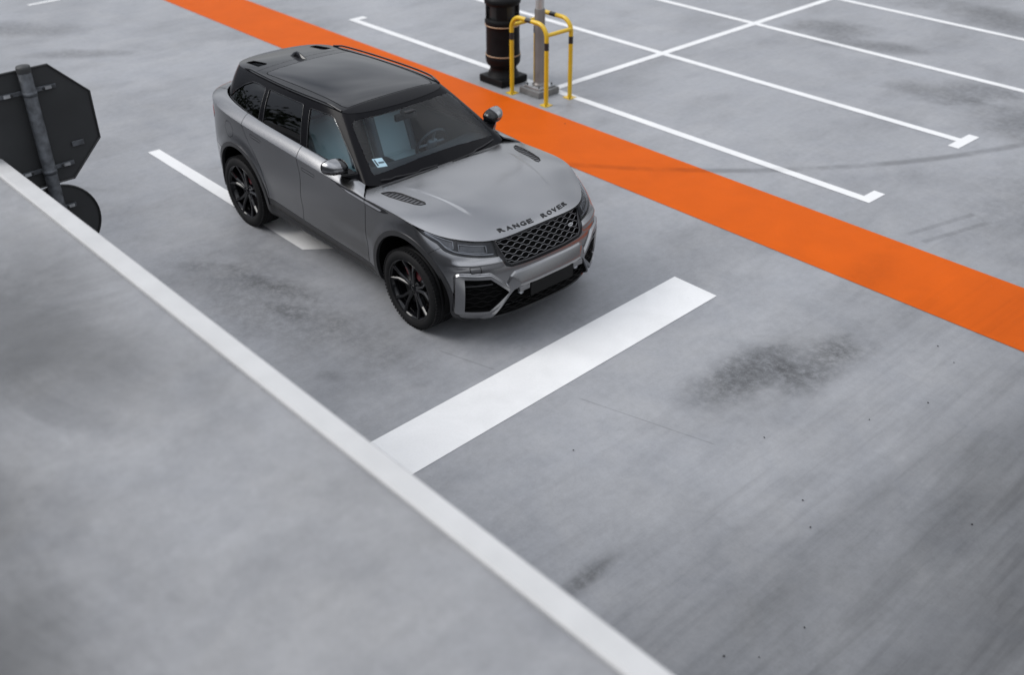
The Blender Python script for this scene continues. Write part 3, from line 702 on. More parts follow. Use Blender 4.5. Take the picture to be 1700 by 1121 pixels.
# greenhouse
piece('pillar_frame', green.take('body'), 'frame_black', car, skirt=.02)
piece('windscreen', green.take('windscreen'), 'glass_clear', car, off=-.001, skirt=0)
for s in (1, -1):
    piece('front_window', green.take('win_front'), 'glass_side', car, side=s, off=-.004, skirt=0)
    piece('rear_window', green.take('win_rear'), 'glass_privacy', car, side=s, off=-.004, skirt=0)
    piece('quarter_window', green.take('win_quarter'), 'glass_privacy', car, side=s, off=-.004, skirt=0)
piece('rear_screen', green.take('backlight'), 'glass_privacy', car, off=-.003, skirt=0)
piece('roof_header', roof.take('header'), 'frame_black', car, skirt=.012)
def loops(chunks):
    for A, F in chunks:
        e = {}
        for f in F:
            for q in range(len(f)): e[(f[q], f[(q + 1) % len(f)])] = 1
        nx = {i: j for i, j in e if (j, i) not in e}
        while nx:
            a = next(iter(nx)); L = [a]; b_ = nx.pop(a)
            while b_ != a and b_ in nx: L.append(b_); b_ = nx.pop(b_)
            if len(L) > 12: yield A[L]
for s in (1, -1):
    for tg in ('win_front', 'win_rear', 'win_quarter'):
        for L in loops(green.take(tg)):
            MB().tube([tuple((p[:3] + p[3:6] * .001) * np.array([1, s, 1])) for p in L[::2]], .0055, 6, closed=True).build('window_seal', 'gloss_black', car)
rf = piece('roof', roof.take('body'), 'roof_black', car, skirt=.012)
piece('sunroof', roof.take('sunroof'), 'gloss_black', rf, skirt=.006); piece('roof_gap', roof.take('gap'), 'shell_black', rf, off=-.008, skirt=0)
for s in (1, -1): piece('spoiler_slot', roof.take('slot'), 'shell_black', rf, side=s, off=-.045, skirt=0)

# bits needing points on the nose surface: x as a function of (y, z)
ys_ = np.linspace(0, .95, 120); zs_ = np.linspace(.22, 1.04, 110)
FT = np.zeros((len(ys_), len(zs_))); nf = 230
for k, zz in enumerate(zs_):
    cx_ = []; cy_ = []
    for i in range(nf):
        col = BGr[i]
        if col[-1, 2] < zz: cx_.append(col[-1, 0] - (zz - col[-1, 2]) * .5); cy_.append(col[-1, 1])
        else: cx_.append(np.interp(zz, col[:, 2], col[:, 0])); cy_.append(np.interp(zz, col[:, 2], col[:, 1]))
    o_ = np.argsort(cy_); FT[:, k] = np.interp(ys_, np.array(cy_)[o_], np.array(cx_)[o_])
def fpt(y, z, off=0.):
    a = np.clip(np.abs(y) / ys_[-1] * (len(ys_) - 1), 0, len(ys_) - 1.001); b = np.clip((z - zs_[0]) / (zs_[-1] - zs_[0]) * (len(zs_) - 1), 0, len(zs_) - 1.001)
    i, k = int(a), int(b); a -= i; b -= k
    x = FT[i, k] * (1 - a) * (1 - b) + FT[i + 1, k] * a * (1 - b) + FT[i, k + 1] * (1 - a) * b + FT[i + 1, k + 1] * a * b
    return (x - off, y, z)
# wavy grille bars
zt = lambda y: np.interp(abs(y), [0, .49], [.972, .955])
gy = np.linspace(-.47, .47, 181)
GP = np.array([(-abs(p[0]) if q else p[0], p[1]) for q in (0,) for p in GRIL])
full = [(y, z) for y, z in GRIL[1:-1]] + [(-y, z) for y, z in GRIL[1:-1]][::-1]
for k in range(7):
    z0 = .772 + k * .0305
    pts = []
    for y in gy:
        ph = 2 * math.pi * y / .108 + math.pi * k
        w_ = math.sin(ph); w_ = math.copysign(min(1, abs(w_) * 1.5), w_)
        pts.append((y, z0 + .0075 * w_))
    ins = sdf_poly(np.array(pts), full) < -.002
    run = [fpt(y, z, .014) for (y, z), q in zip(pts, ins) if q]
    if len(run) > 3: MB().tube(run, .0036, 6).build('grille_bar', 'mesh_grey', grille)
rim_pts = [fpt(y, z, .006) for y, z in full]
MB().tube(rim_pts, .007, 8, closed=True).build('grille_surround', 'trim_grey', grille)
# oval badge on the grille
bx = fpt(.335, .872, -.004); nb = Vector((.93, .06, .36)).normalized()
Mb = nb.to_track_quat('Z', 'Y').to_matrix().to_4x4(); Mb.translation = bx
bd = MB().add(*[([( .030 * math.cos(a), .0155 * math.sin(a), h) for h in (0, .005) for a in np.linspace(0, 2 * math.pi, 24, endpoint=False)], [list(range(24, 48))] + [[i, (i + 1) % 24, 24 + (i + 1) % 24, 24 + i] for i in range(24)])][0])
bd.xf(Mb); badge = bd.build('badge', 'chrome', grille)
MB().box((0, 0, .006), (.040, .012, .002)).xf(Mb).build('badge_field', 'disc_steel', badge)
# lower grille mesh, plate holder
low = [(y, z) for y, z in MOUTH if y > 0]; lowf = low + [(-y, z) for y, z in low][::-1]
for k in range(8):
    z0 = .262 + k * .034; pts = [(y, z0 + .010 * math.sin(2 * math.pi * y / .12 + math.pi * k)) for y in np.linspace(-.62, .62, 160)]
    ins = sdf_poly(np.array(pts), lowf) < -.004; run = [fpt(y, z, .055) for (y, z), q in zip(pts, ins) if q]
    if len(run) > 3: MB().tube(run, .004, 5).build('lower_grille_bar', 'black_plastic', bumper)
PV = [fpt(y, z, .004) for y, z in ((-.26, .548), (.26, .548), (.26, .418), (-.26, .418))]
pl = MB(); q = [Vector(p) for p in PV]; pl.add([v + Vector((.012, 0, 0)) for v in q] + [v - Vector((.02, 0, 0)) for v in q], [[0, 3, 2, 1], [0, 1, 5, 4], [1, 2, 6, 5], [2, 3, 7, 6], [3, 0, 4, 7]]); pl.build('plate_mount', 'black_plastic', bumper)
for sg in (-1, 1):
    pm = MB().box(fpt(sg * .325, .525, .012), (.04, .12, .045), bev=.006); pm.build('grille_bracket', 'mesh_grey', bumper)
    MB().lathe([(0, .012), (.02, .010), (.024, 0), (.024, -.02)], 'x', fpt(sg * .335, .475, .03), 20).build('parking_sensor', 'lamp_silver', bumper)
    for k in range(6):
        z0 = .40 + k * .045; run = [fpt(sg * y, z0 + .009 * math.sin(2 * math.pi * y / .10 + math.pi * k), .035) for y in np.linspace(.50, .80, 50) if sdf_poly(np.array([(y, z0)]), INTAKE)[0] < -.012]
        if len(run) > 3: MB().tube(run, .004, 5).build('intake_bar', 'black_plastic', bumper)
    run = [fpt(sg * y, .618 + .02 * (.8 - y), .02) for y in np.linspace(.60, .80, 20)]; MB().tube(run, .009, 6).build('intake_blade', 'gloss_black', bumper)

# ---------------------------------------------------------------- headlamps
def column(i, z, off):
    col = BGr[i]; v = np.interp(z, col[:, 2], np.arange(len(col))); k = int(min(v, len(col) - 2)); f = v - k
    p = col[k] * (1 - f) + col[k + 1] * f; n = body.A.reshape(-1, 8)[i * NV + k, 3:6]; return p - n * off
lampcols = [i for i in range(NU) if BGr[i, -1, 0] > 1.56 and BGr[i, -1, 1] > .53]
for s in (1, -1):
    hl = piece('headlight', body.take('lamp'), 'lens', car, side=s, off=.001, skirt=0)
    piece('lamp_housing', body.take('lamp'), 'lamp_dark', hl, side=s, off=-.035, skirt=0)
    mir = lambda p: (p[0], p[1] * s, p[2])
    zl = lambda x: np.interp(x, *np.array(LAMP).T)
    run = []
    for i in lampcols[::-1]:
        x_ = BGr[i, 60, 0]
        xx = BGr[i, -1, 0]
        for _ in range(3):
            b_ = zl(xx); xx = column(i, b_ + .02, 0)[0]
        if BGr[i, -1, 2] - b_ > .03: run.append(mir(column(i, b_ + .022, .012)))
    MB().tube(run, .009, 8).build('daytime_strip', 'lamp_silver', hl)
    cs = lampcols[::-1]; n_ = len(cs)
    def lrow(i, q, off):
        xx = BGr[i, -1, 0]
        for _ in range(3): b_ = zl(xx); xx = column(i, b_ + .02, 0)[0]
        t_ = BGr[i, -1, 2]; return mir(column(i, b_ + (t_ - b_) * q, off))
    # reflector bowls: a lit face, a darker inner lens, and rims between them
    for i0, i1, a, b, mm in ((.16, .54, .36, .88, 'lamp_grey'), (.60, .94, .30, .74, 'lamp_grey')):
        ii = cs[int(n_ * i0):int(n_ * i1)]
        rings = []
        for off, g in ((.010, 0.), (.030, .10), (.034, .30), (.020, .36)):
            k0 = int(len(ii) * g * .5); jj = ii[k0:len(ii) - k0]; da = (b - a) * g * .5
            lo_ = [lrow(i, a + da, off) for i in jj]; hi_ = [lrow(i, b - da, off) for i in jj]; rings.append((lo_, hi_))
        pal = ('lamp_silver', 'lamp_dark', 'lamp_grey')
        outer = rings[0]
        MB().tube(outer[0] + outer[1][::-1], .0045, 6, closed=True).build('lamp_bezel', 'lamp_silver', hl)
        Vv = [p for r in zip(*rings[1]) for p in r]; MB().add(Vv, [[2 * k, 2 * k + 1, 2 * k + 3, 2 * k + 2] for k in range(len(rings[1][0]) - 1)]).build('lamp_reflector', mm, hl)
        Vv = [p for r in zip(*rings[3]) for p in r]; MB().add(Vv, [[2 * k, 2 * k + 1, 2 * k + 3, 2 * k + 2] for k in range(len(rings[3][0]) - 1)]).build('lamp_module', 'lamp_glass', hl)
    # divider between the two modules
    i = cs[int(n_ * .57)]; MB().tube([lrow(i, q, .012) for q in (.1, .5, .95)], .006, 6).build('lamp_divider', 'lamp_dark', hl)

# ---------------------------------------------------------------- bonnet vents and lettering
for s in (1, -1):
    v = piece('bonnet_vent', bonnet.take('vent'), 'vent_grey', hood, side=s, off=-.008, skirt=0)
    rim = [(x, s * y, float(Zh(x, y)) + .001) for x, y in VENT]; MB().tube(rim, .004, 6, closed=True).build('vent_rim', 'satin_black', hood)
    for k in range(9):
        x = 1.0 + k * .042; yy = [y for y in np.linspace(.62, .85, 60) if sdf_poly(np.array([(x, y)]), VENT)[0] < -.006]
        if len(yy) > 2: MB().tube([(x, s * y, float(Zh(x, y)) - .003) for y in (yy[0], yy[-1])], .0035, 6).build('vent_slat', 'satin_black', hood)
def letters(text, y0, y1):
    n = len(text); wpitch = (y1 - y0) / n
    for k, ch in enumerate(text):
        cu = bpy.data.curves.new('letter', 'FONT'); cu.body = ch; cu.size = 1; cu.extrude = .0; cu.offset = .012; cu.resolution_u = 3
        to = bpy.data.objects.new('tmp', cu); C.link(to); bpy.context.view_layer.update()
        me0 = to.evaluated_get(bpy.context.evaluated_depsgraph_get()).to_mesh(); P = np.array([v.co for v in me0.vertices]); Fq = [list(p.vertices) for p in me0.polygons]
        bpy.data.objects.remove(to)
        P = P[:, :2]; mn, mxx = P.min(0), P.max(0); P = (P - mn) / (mxx - mn)
        yc = y0 + wpitch * k; lw = wpitch * .74
        yv = yc + P[:, 0] * lw; xb = 2.116 - .16 * (yv / .45)**2 * .42; xv = xb - P[:, 1] * .042
        zv = Zh(xv, yv); n0 = len(P)
        V = [(a, b, c + .006) for a, b, c in zip(xv, yv, zv)]
        ec = {}
        for f in Fq:
            for q in range(len(f)): ec[(f[q], f[(q + 1) % len(f)])] = 1
        V2 = V + [(a, b, c - .004) for a, b, c in zip(xv, yv, zv)]
        Fz = [f for f in Fq] + [[j, i, i + n0, j + n0] for i, j in ec if (j, i) not in ec]
        mesh('letter', V2, Fz, 'satin_black', hood)
letters('RANGE', -.405, -.035); letters('ROVER', .060, .430)

# ---------------------------------------------------------------- mirrors, rails, aerial, wipers
for s in (1, -1):
    m_ = empty('door_mirror', parent=car)
    n1_, n2_ = 40, 24; V = []; F = []
    for i in range(n1_):
        for k in range(n2_ + 1):
            a = 2 * math.pi * i / n1_; t = math.pi * k / n2_
            sp = lambda v, e: math.copysign(abs(v)**e, v)
            lx = sp(math.cos(t), .8); rr = sp(math.sin(t), .7)
            V.append((.430 + lx * (.105 if lx > 0 else .035) + .02 * rr * math.cos(a) * -1, s * (.960 + rr * sp(math.cos(a), .8) * .122 * (1 - .16 * lx)), 1.258 + rr * sp(math.sin(a), .85) * .074 * (1 - .20 * lx) + .012 * rr * math.cos(a)))
    for i in range(n1_):
        for k in range(n2_): 
            f = [i * (n2_ + 1) + k, i * (n2_ + 1) + k + 1, ((i + 1) % n1_) * (n2_ + 1) + k + 1, ((i + 1) % n1_) * (n2_ + 1) + k]; F.append(f if s < 0 else f[::-1])
    zc = lambda f: sum(V[i][2] for i in f) / 4; xc = lambda f: sum(V[i][0] for i in f) / 4; yc = lambda f: sum(V[i][1] for i in f) / 4
    MB().add(V, [f for f in F if zc(f) >= 1.244 and xc(f) > .418 and abs(yc(f)) > .945], True).build('mirror_cap', 'paint', m_)
    MB().add(V, [f for f in F if not (zc(f) >= 1.244 and xc(f) > .418 and abs(yc(f)) > .945)], True).build('mirror_housing', 'gloss_black', m_)
    MB().lathe([(0, 0), (1, 0)], 'x', n=32).xf(Matrix.Translation((.398, s * .960, 1.262)) @ Matrix.Diagonal((1, .100, .058, 1))).build('mirror_glass', 'mirror_glass', m_)
    am = MB().add([(.52, s * .93, 1.215), (.42, s * .93, 1.215), (.42, s * .93, 1.19), (.52, s * .93, 1.185), (.60, s * .815, 1.200), (.46, s * .815, 1.212), (.46, s * .83, 1.172), (.60, s * .835, 1.152)], [[0, 1, 2, 3], [4, 7, 6, 5], [0, 4, 5, 1], [1, 5, 6, 2], [2, 6, 7, 3], [3, 7, 4, 0]])
    am.build('mirror_arm', 'gloss_black', m_)
    rr_ = []
    for x in np.linspace(.06, -1.74, 40):
        y = np.interp(-x, -gtop[::1, 0], gtop[:, 1]) - .012; lift = .018 * sstep(.06, -.10, x) * sstep(-1.74, -1.58, x)
        rr_.append((x, s * float(y), float(Zr(x, y)) + .004 + float(lift)))
    MB().tube(rr_, [.010] * 40, 8).build('roof_rail', 'gloss_black', car)
fn = MB(); fz = lambda x: float(Zr(x, 0))
prof_ = [(-1.70, .000, .030), (-1.66, .045, .028), (-1.60, .062, .024), (-1.54, .050, .026), (-1.46, .018, .022), (-1.42, 0, .006)]
V = []
for x, h, w_ in prof_:
    V += [(x, -w_, fz(x)), (x, -w_ * .45, fz(x) + h * .8), (x, 0, fz(x) + h), (x, w_ * .45, fz(x) + h * .8), (x, w_, fz(x))]
fn.add(V, [[i * 5 + k, i * 5 + k + 1, i * 5 + k + 6, i * 5 + k + 5] for i in range(5) for k in range(4)], True).build('aerial_fin', 'gloss_black', car)
ws_pt = {}
def wsp(y, z):
    i = np.argmin(((GG[:80, :, 1] - abs(y))**2 + (GG[:80, :, 2] - z)**2).ravel()); p = GG[:80].reshape(-1, 3)[i]; n = green.A[:80 * 60].reshape(-1, 8)[i, 3:6]; return Vector((p[0], y, p[2])) , Vector((n[0], n[1] * (1 if y > 0 else -1), n[2]))
for a, b in (((-.70, 1.150), (-.12, 1.158)), ((.05, 1.145), (.66, 1.165))):
    r_ = []
    for t in np.linspace(0, 1, 14):
        p, n = wsp(a[0] + (b[0] - a[0]) * t, a[1] + (b[1] - a[1]) * t); r_.append(p + n * .018)
    wp = MB().tube(r_, .007, 6).build('wiper', 'satin_black', car)
p0, n0 = wsp(-.615, 1.236)
tq = [];
for dy, dz in ((-.045, .028), (.045, .028), (.045, -.028), (-.045, -.028)):
    p, n = wsp(-.60 + dy, 1.262 + dz); tq.append(p - n * .006)
st = mesh('sticker', tq, [[0, 1, 2, 3]], 'sticker_white', car)
tq2 = [tq[0] * (1 - a) * (1 - b) + tq[1] * a * (1 - b) + tq[2] * a * b + tq[3] * (1 - a) * b + Vector((.003, 0, .003)) for a, b in ((.08, .15), (.22, .15), (.22, .85), (.08, .85))]
mesh('sticker_print', tq2, [[0, 1, 2, 3]], 'sticker_dark', st)
tq3 = [tq[0] * (1 - a) * (1 - b) + tq[1] * a * (1 - b) + tq[2] * a * b + tq[3] * (1 - a) * b + Vector((.003, 0, .003)) for a, b in ((.34, .42), (.9, .42), (.9, .62), (.34, .62))]
mesh('sticker_print', tq3, [[0, 1, 2, 3]], 'cabin_mid', st)

# ---------------------------------------------------------------- cabin
MB().box((-.55, 0, .46), (2.9, 1.70, .04)).build('cabin_floor', 'cabin_dark', car)
dm = MB(); prof_ = [(.84, 1.10), (.70, 1.125), (.52, 1.12), (.36, 1.085), (.28, 1.03), (.30, .90), (.40, .72)]
n_ = 15; V = []
for k in range(n_):
    y = -.80 + 1.60 * k / (n_ - 1)
    for x, z in prof_: V.append((x + .10 * (1 - abs(y / .8)**2) - .10, y, z))
dm.add(V, [[k * 7 + q, k * 7 + q + 1, (k + 1) * 7 + q + 1, (k + 1) * 7 + q] for k in range(n_ - 1) for q in range(6)], True).build('dashboard', 'cabin_dark', car)
sw = empty('steering_wheel', (.16, .37, 1.04), parent=car); sw.rotation_euler = (0, R(-64), 0)
MB().tube([(.175 * math.cos(a), .175 * math.sin(a), 0) for a in np.linspace(0, 2 * math.pi, 40, endpoint=False)], .016, 10, closed=True).build('wheel_rim', 'cabin_dark', sw)
MB().box((0, 0, -.01), (.11, .12, .05), bev=.02).build('wheel_hub', 'cabin_mid', sw)
sp_ = MB()
for a in (0, 90, 180): sp_.tube([(.05 * math.sin(R(a)) , .05 * math.cos(R(a)), -.005), (.17 * math.sin(R(a)), .17 * math.cos(R(a)), 0)], .014, 6)
sp_.build('wheel_spoke', 'cabin_mid', sw)
def seat(x, y, w_, m):
    s_ = empty('seat', (x, y, 0), parent=car)
    MB().box((.02, 0, .66), (.52, w_, .16), bev=.05).build('cushion', m, s_)
    Mr = Matrix.Rotation(R(-20), 3, 'Y')
    bk = MB().box((-.31, 0, .99), (.13, w_, .60), Mr, bev=.045); bk.build('backrest', m, s_)
    for sg in (-1, 1): MB().box((-.27, sg * (w_ / 2 - .035), .97), (.13, .08, .52), Mr, bev=.035).build('bolster', 'cabin_mid' if m == 'seat_leather' else m, s_)
    MB().box((-.45, 0, 1.375), (.09, .26, .17), Mr, bev=.04).build('headrest', m, s_)
for y in (-.38, .38): seat(-.28, y, .50, 'seat_leather')
for y in (-.40, .40): seat(-1.22, y, .56, 'cabin_dark')
MB().box((.12, 0, .72), (.85, .26, .26), bev=.04).build('centre_console', 'cabin_dark', car)
for s in (1, -1): MB().box((-.1, s * .80, .95), (1.5, .05, .42), bev=.02).build('door_card', 'cabin_dark', car)
MB().box((.26, 0, 1.455), (.04, .25, .07), bev=.015).build('rear_view_mirror', 'satin_black', car); MB().box((.30, 0, 1.50), (.10, .12, .05), bev=.015).build('sensor_pod', 'satin_black', car)
hl_ = piece('headlining', roof.take('body', 'sunroof', 'gap', 'header'), 'cabin_dark', car, off=-.03, skirt=0)
# underside
MB().box((0, 0, .315), (4.1, 1.30, .07)).build('underbody', 'shell_black', car)
for cx, cz in ARCH:
    for s in (1, -1):
        V = []; F = []; n_ = 40
        for k in range(n_ + 1):
            a = math.pi * (-.08 + 1.16 * k / n_)
            for y in (.93, .58): V.append((cx + (AR + .012) * math.cos(a), s * y, cz + (AR + .012) * math.sin(a)))
        for k in range(n_): F.append([2 * k, 2 * k + 1, 2 * k + 3, 2 * k + 2])
        F.append([2 * k + 1 for k in range(n_ + 1)])
        MB().add(V, F).build('arch_liner', 'shell_black', car)

# ---------------------------------------------------------------- wheels
RT, RR, TW = .385, .286, .262      # tyre radius, rim radius, tyre width
def make_wheel(x, s):
    w_ = empty('wheel', (x, s * .825, RT), 0 if s > 0 else math.pi, car); return w_
def wheel_meshes():
    out = {}
    h = TW / 2
    tp = [(RR - .004, h - .016), (RR + .010, h - .004), (RR + .030, h + .004), (RR + .055, h + .003), (RT - .022, h - .012), (RT - .008, h - .026), (RT - .002, h - .040)]
    for g in (.062, .020): tp += [(RT, g + .012 + .003), (RT, g + .007), (RT - .009, g + .006), (RT - .009, g - .006), (RT, g - .007)]
    tp = tp + [(r, -y) for r, y in tp[::-1]]
    t = MB().lathe(tp, 'y', n=96)
    # shoulder tread blocks
    for k in range(72):
        a = 2 * math.pi * k / 72
        for sg in (1, -1):
            t.box((math.cos(a) * (RT - .006), sg * (h - .030), math.sin(a) * (RT - .006)), (.014, .034, .020), Matrix.Rotation(-a, 3, 'Y'))
    out['tyre'] = (t, 'rubber')
    b = MB().lathe([(RR - .004, h - .010), (RR + .004, h - .004), (RR + .006, h - .012), (RR - .006, h - .018), (RR - .016, h - .030), (RR - .020, h - .10), (RR - .045, -h + .06), (RR - .02, -h + .01), (RR + .004, -h + .004)], 'y', n=96)
    out['rim'] = (b, 'rim_black')
    sp = MB()
    for k in range(5):
        th = 2 * math.pi * k / 5 + math.pi / 2
        for sg in (-1, 1):
            # arm path: hub -> elbow -> rim, in polar offsets
            path = [(.045, sg * .20, h - .060, .026), (.110, sg * .155, h - .052, .019), (.190, sg * .17, h - .040, .017), (RR - .006, sg * .275, h - .018, .020)]
            st_ = []
            for r, da, y, hw in path:
                a = th + da; c_, s_ = math.cos(a), math.sin(a); tx, tz = -s_, c_
                st_.append([(r * c_ - tx * hw, y - .006, r * s_ - tz * hw), (r * c_ - tx * hw * .45, y + .006, r * s_ - tz * hw * .45), (r * c_ + tx * hw * .45, y + .006, r * s_ + tz * hw * .45), (r * c_ + tx * hw, y - .006, r * s_ + tz * hw), (r * c_ + tx * hw * .7, y - .045, r * s_ + tz * hw * .7), (r * c_ - tx * hw * .7, y - .045, r * s_ - tz * hw * .7)])
            V = [p for r_ in st_ for p in r_]; F = [[i * 6 + q, (i + 1) * 6 + q, (i + 1) * 6 + (q + 1) % 6, i * 6 + (q + 1) % 6] for i in range(3) for q in range(6)]
            sp.add(V, F)
    out['spoke'] = (sp, 'rim_black')
    hb = MB().lathe([(0, h - .046), (.030, h - .046), (.034, h - .052), (.040, h - .056), (.075, h - .064), (.085, h - .085), (.08, h - .13)], 'y', n=40)
    for k in range(5):
        a = 2 * math.pi * (k + .5) / 5 + math.pi / 2; hb.lathe([(0, .008), (.010, .006), (.010, -.02)], 'y', (.058 * math.cos(a), h - .066, .058 * math.sin(a)), 8)
    out['hub'] = (hb, 'rim_black')
    out['brake_disc'] = (MB().lathe([(.08, .030), (.185, .030), (.19, .025), (.19, 0), (.08, 0)], 'y', n=60), 'disc_steel')
    ca = MB(); V = []; F = []
    for k in range(13):
        a = math.pi * .30 + math.pi * .42 * k / 12
        for r, y in ((.128, .062), (.205, .062), (.222, .04), (.222, -.03), (.128, -.03)): V.append((r * math.cos(a), y, r * math.sin(a)))
    F = [[i * 5 + q, i * 5 + (q + 1) % 5, (i + 1) * 5 + (q + 1) % 5, (i + 1) * 5 + q] for i in range(12) for q in range(5)] + [[0, 1, 2, 3, 4], [64, 63, 62, 61, 60]]
    out['brake_caliper'] = (ca.add(V, F), 'caliper_red')
    return out
WM = wheel_meshes(); first = {}
for x, s in ((1.437, 1), (1.437, -1), (-1.437, 1), (-1.437, -1)):
    w_ = make_wheel(x, s)
    for nm, (mb_, mt) in WM.items():
        if nm not in first: first[nm] = mb_.build(nm, mt, w_)
        else: o = first[nm].copy(); C.link(o); o.parent = w_

# ================================================================ street furniture
mat('bin_black', (.0045, .0045, .005), .5, 0, .12, noise=(12, .2), bump=(60, .15)); mat('bin_gold', (.38, .25, .15), .45, noise=(8, .1)); mat('bin_lid', (.45, .45, .45), .4, .6)
mat('pole_grey', (.16, .148, .14), .45, .5, noise=(5, .12)); mat('pole_light', (.42, .42, .42), .4, .6); mat('footing', (.12, .12, .12), .8, noise=(9, .2), bump=(30, .3)); mat('galv', (.36, .37, .38), .45, .8, noise=(18, .25))
mat('yellow', (.50, .32, .008), .38, noise=(7, .06)); mat('band_black', (.012, .012, .012), .45); mat('bolt', (.03, .03, .03), .4, .6)
mat('sign_back', (.024, .025, .026), .55, 0, .3, noise=(3, .15)); mat('sign_red', (.55, .02, .02), .4); mat('galv_dark', (.075, .08, .088), .55, .5, noise=(22, .45))

# litter bin
b = tag(empty('litter_bin', (-3.02, 4.20, 0)), 'tall black round litter bin with two thin gold rings on a square plinth', 'bin')
pb = MB().box((0, 0, .055), (.50, .50, .11), bev=.02); pb.build('plinth', 'bin_black', b)
MB().lathe([(.235, .11), (.225, .125), (.205, .165), (.19, .20), (.195, .235), (.205, .25)], n=48).build('neck', 'bin_black', b)
MB().lathe([(.205, .25), (.225, .265), (.245, .30), (.252, .36), (.252, .39), (.246, .40), (.240, .42), (.238, .76), (.240, .82), (.248, .84), (.254, .86), (.254, .895), (.246, .91), (.238, .93)], n=56).build('drum', 'bin_black', b)
for z in (.415, .835): MB().lathe([(.250, z - .007), (.254, z - .003), (.254, z + .003), (.250, z + .007)], n=56).build('gold_ring', 'bin_gold', b)
# upper part with mouth slots: posts around an inner drum, then a domed hood
for c in (45, 135, 225, 315):
    an = [R(c + d) for d in np.linspace(-19, 19, 9)]
    MB().add([(r * math.cos(a), r * math.sin(a), z) for r in (.238, .215) for a in an for z in (.93, 1.12)],
             [[2 * i, 2 * i + 2, 2 * i + 3, 2 * i + 1] for i in range(8)] + [[18 + 2 * i + 1, 18 + 2 * i + 3, 18 + 2 * i + 2, 18 + 2 * i] for i in range(8)] + [[0, 1, 19, 18], [16, 34, 35, 17]], True).build('mouth_post', 'bin_black', b)
MB().lathe([(.20, .93), (.20, 1.12)], n=40).build('liner', 'bolt', b)
MB().lathe([(.238, .928), (.19, .93)], n=40).build('mouth_sill', 'bin_black', b)
MB().lathe([(.238, 1.12), (.250, 1.13), (.258, 1.15), (.255, 1.19), (.235, 1.22), (.20, 1.235)], n=56).build('hood', 'bin_black', b)
MB().lathe([(.0, 1.262), (.10, 1.260), (.165, 1.250), (.19, 1.232)], n=48).build('ash_tray', 'bin_lid', b)

# lamp post in its footing
p = tag(empty('lamp_post', (-2.30, 4.235, 0)), 'grey metal post on a square footing inside the yellow guard', 'post')
MB().box((0, 0, .045), (.40, .40, .09), bev=.01).build('footing', 'footing', p); MB().box((0, 0, .105), (.30, .30, .03), bev=.006).build('base_plate', 'galv', p)
MB().lathe([(.10, .12), (.10, .135), (.078, .15), (.072, .16), (.072, 1.16), (.064, 1.18)], n=32).build('lower_tube', 'pole_grey', p)
MB().lathe([(.058, 1.17), (.058, 1.2), (.045, 5.2), (0, 5.21)], n=28).build('upper_tube', 'pole_light', p)
for a in range(4): MB().lathe([(0, .03), (.012, .028), (.012, 0)], c=(.12 * (1 if a % 2 else -1), .12 * (1 if a // 2 else -1), .12), n=8).build('bolt', 'bolt', p)

# yellow guard round the post
g = tag(empty('post_guard', (0, 0, 0)), 'yellow tubular guard with black bands standing around the grey post', 'barrier')
g.location = (-2.205, 4.17, 0)
HX_, HY_, GH, RB, TR = .345, .228, 1.09, .17, .030
def arch(y):
    pts = [(-HX_, y, .008), (-HX_, y, GH - RB)] + [(-HX_ + RB - RB * math.cos(a), y, GH - RB + RB * math.sin(a)) for a in np.linspace(0, math.pi / 2, 9)[1:]]
    return pts + [(-x, yy, z) for x, yy, z in pts[::-1]]
for y in (-HY_, HY_):
    hoop = MB().tube(arch(y), TR, 16).build('hoop', 'yellow', g)
    for x in (-HX_, HX_):
        MB().lathe([(TR + .0012, .765), (TR + .0012, .865)], c=(x, y, 0), n=20).build('black_band', 'band_black', g)
        MB().box((x, y, .005), (.13, .13, .010)).build('foot_plate', 'yellow', g)
        for sx in (-1, 1): MB().lathe([(0, .022), (.010, .02), (.010, 0)], c=(x + sx * .045, y - sx * .045, .006), n=8).build('bolt', 'bolt', g)
    MB().lathe([(TR + .0012, -.055), (TR + .0012, .055)], 'x', (0, y, GH), 20).build('black_band', 'band_black', g)
for x in (-HX_, HX_): MB().tube([(x, -HY_, GH - .13), (x, HY_, GH - .13)], TR * .9, 14).build('side_bar', 'yellow', g)

# traffic sign seen from behind
t = tag(empty('traffic_sign', (.64, -3.475, 0)), 'back of an octagonal road sign with a round sign below on a galvanised post', 'sign')
MB().lathe([(0, 2.80), (.040, 2.795), (.046, 2.785), (.046, 0)], n=28).build('post', 'galv_dark', t)
MB().lathe([(0, 2.815), (.046, 2.812), (.049, 2.80), (.049, 2.77)], n=28).build('post_cap', 'sign_back', t)
def plate(name, poly, zc, yc):
    n_ = len(poly); x0, x1 = -.060, -.056
    o = MB().add([(x, yc + a, zc + c_) for x in (x0, x1) for a, c_ in poly], [list(range(n_)), list(range(n_, 2 * n_))[::-1]] + [[i, n_ + i, n_ + (i + 1) % n_, (i + 1) % n_] for i in range(n_)]).build(name, 'sign_back', t)
    # folded rim
    MB().tube([(-.052, yc + a * .995, zc + c_ * .995) for a, c_ in poly], .008, 6, closed=True, smooth=False).build('folded_edge', 'band_black', o)
    fr = MB().add([(-.0605, yc + a * .96, zc + c_ * .96) for a, c_ in poly], [list(range(n_))]); fr.build('face', 'sign_red', o)
    return o
ro = .43 / math.cos(math.pi / 8)
plate('octagon_plate', [(ro * math.cos(math.pi / 8 + k * math.pi / 4), ro * math.sin(math.pi / 8 + k * math.pi / 4)) for k in range(8)], 2.345, 0)
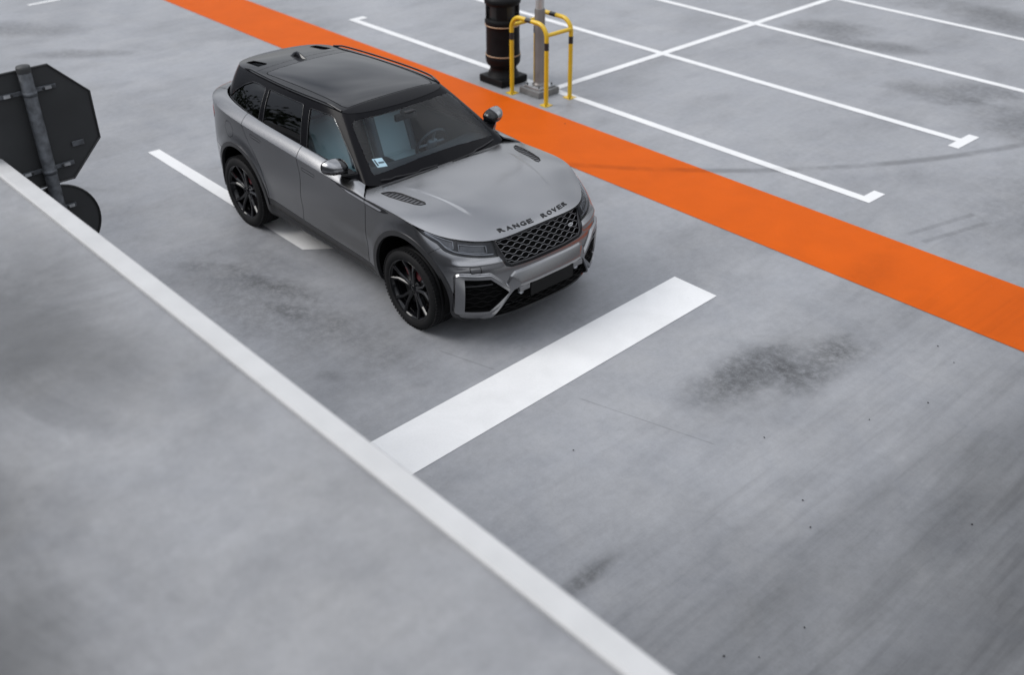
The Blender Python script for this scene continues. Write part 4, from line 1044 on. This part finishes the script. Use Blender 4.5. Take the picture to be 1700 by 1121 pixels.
plate('round_plate', [(.30 * math.cos(a), .30 * math.sin(a)) for a in np.linspace(0, 2 * math.pi, 48, endpoint=False)], 1.60, 0)
for z, hw_ in ((2.62, .20), (2.04, .20), (1.72, .14), (1.50, .14)):
    MB().box((-.046, 0, z), (.018, 2 * hw_, .030), bev=.003).build('rail', 'galv_dark', t)
    MB().lathe([(.047, z - .016), (.051, z - .016), (.051, z + .016), (.047, z + .016)], n=28).build('clamp', 'galv_dark', t)
    for sg in (-1, 1):
        MB().box((-.036, sg * hw_ * .72, z), (.012, .045, .022)).build('clamp_plate', 'galv', t)
        MB().lathe([(0, .012), (.008, .010), (.008, 0)], 'x', (-.034, sg * hw_ * .55, z), 8).build('bolt', 'bolt', t)
MB().box((-.048, .26, 2.17), (.010, .09, .040), bev=.004).build('maker_label', 'galv_dark', t)

# ================================================================ trees beyond the deck (out of frame, mirrored in the car's side glass)
mat('far_foliage', (.035, .050, .025), .8, noise=(.6, .4))
rg = np.random.RandomState(11); Vt, Ft = [], []
for k in range(46):
    az = R(198 + 72 * k / 45 + rg.uniform(-1.5, 1.5)); dist = rg.uniform(38, 50); cx, cy = dist * math.cos(az), dist * math.sin(az)
    rr_, hh = rg.uniform(2.2, 3.6), rg.uniform(8, 15)
    n_ = 260; d = rg.normal(size=(n_, 3)); d /= np.linalg.norm(d, axis=1)[:, None]; r = rg.uniform(.55, 1.08, n_)[:, None]
    c = d * r * np.array([rr_, rr_, hh * .55]) + np.array([cx, cy, hh * .45 - 1])
    for p in c:
        a, b_ = rg.normal(size=3), rg.normal(size=3); a /= np.linalg.norm(a); b_ -= a * (a @ b_); b_ /= np.linalg.norm(b_); sz = rg.uniform(.35, .75)
        m0 = len(Vt); Vt += [p - a * sz, p + b_ * sz * .6, p + a * sz, p - b_ * sz * .6]; Ft.append([m0, m0 + 1, m0 + 2, m0 + 3])
tag(mesh('tree_belt', Vt, Ft, 'far_foliage'), 'dark belt of trees beyond the deck, mirrored in the car windows', kind='stuff')
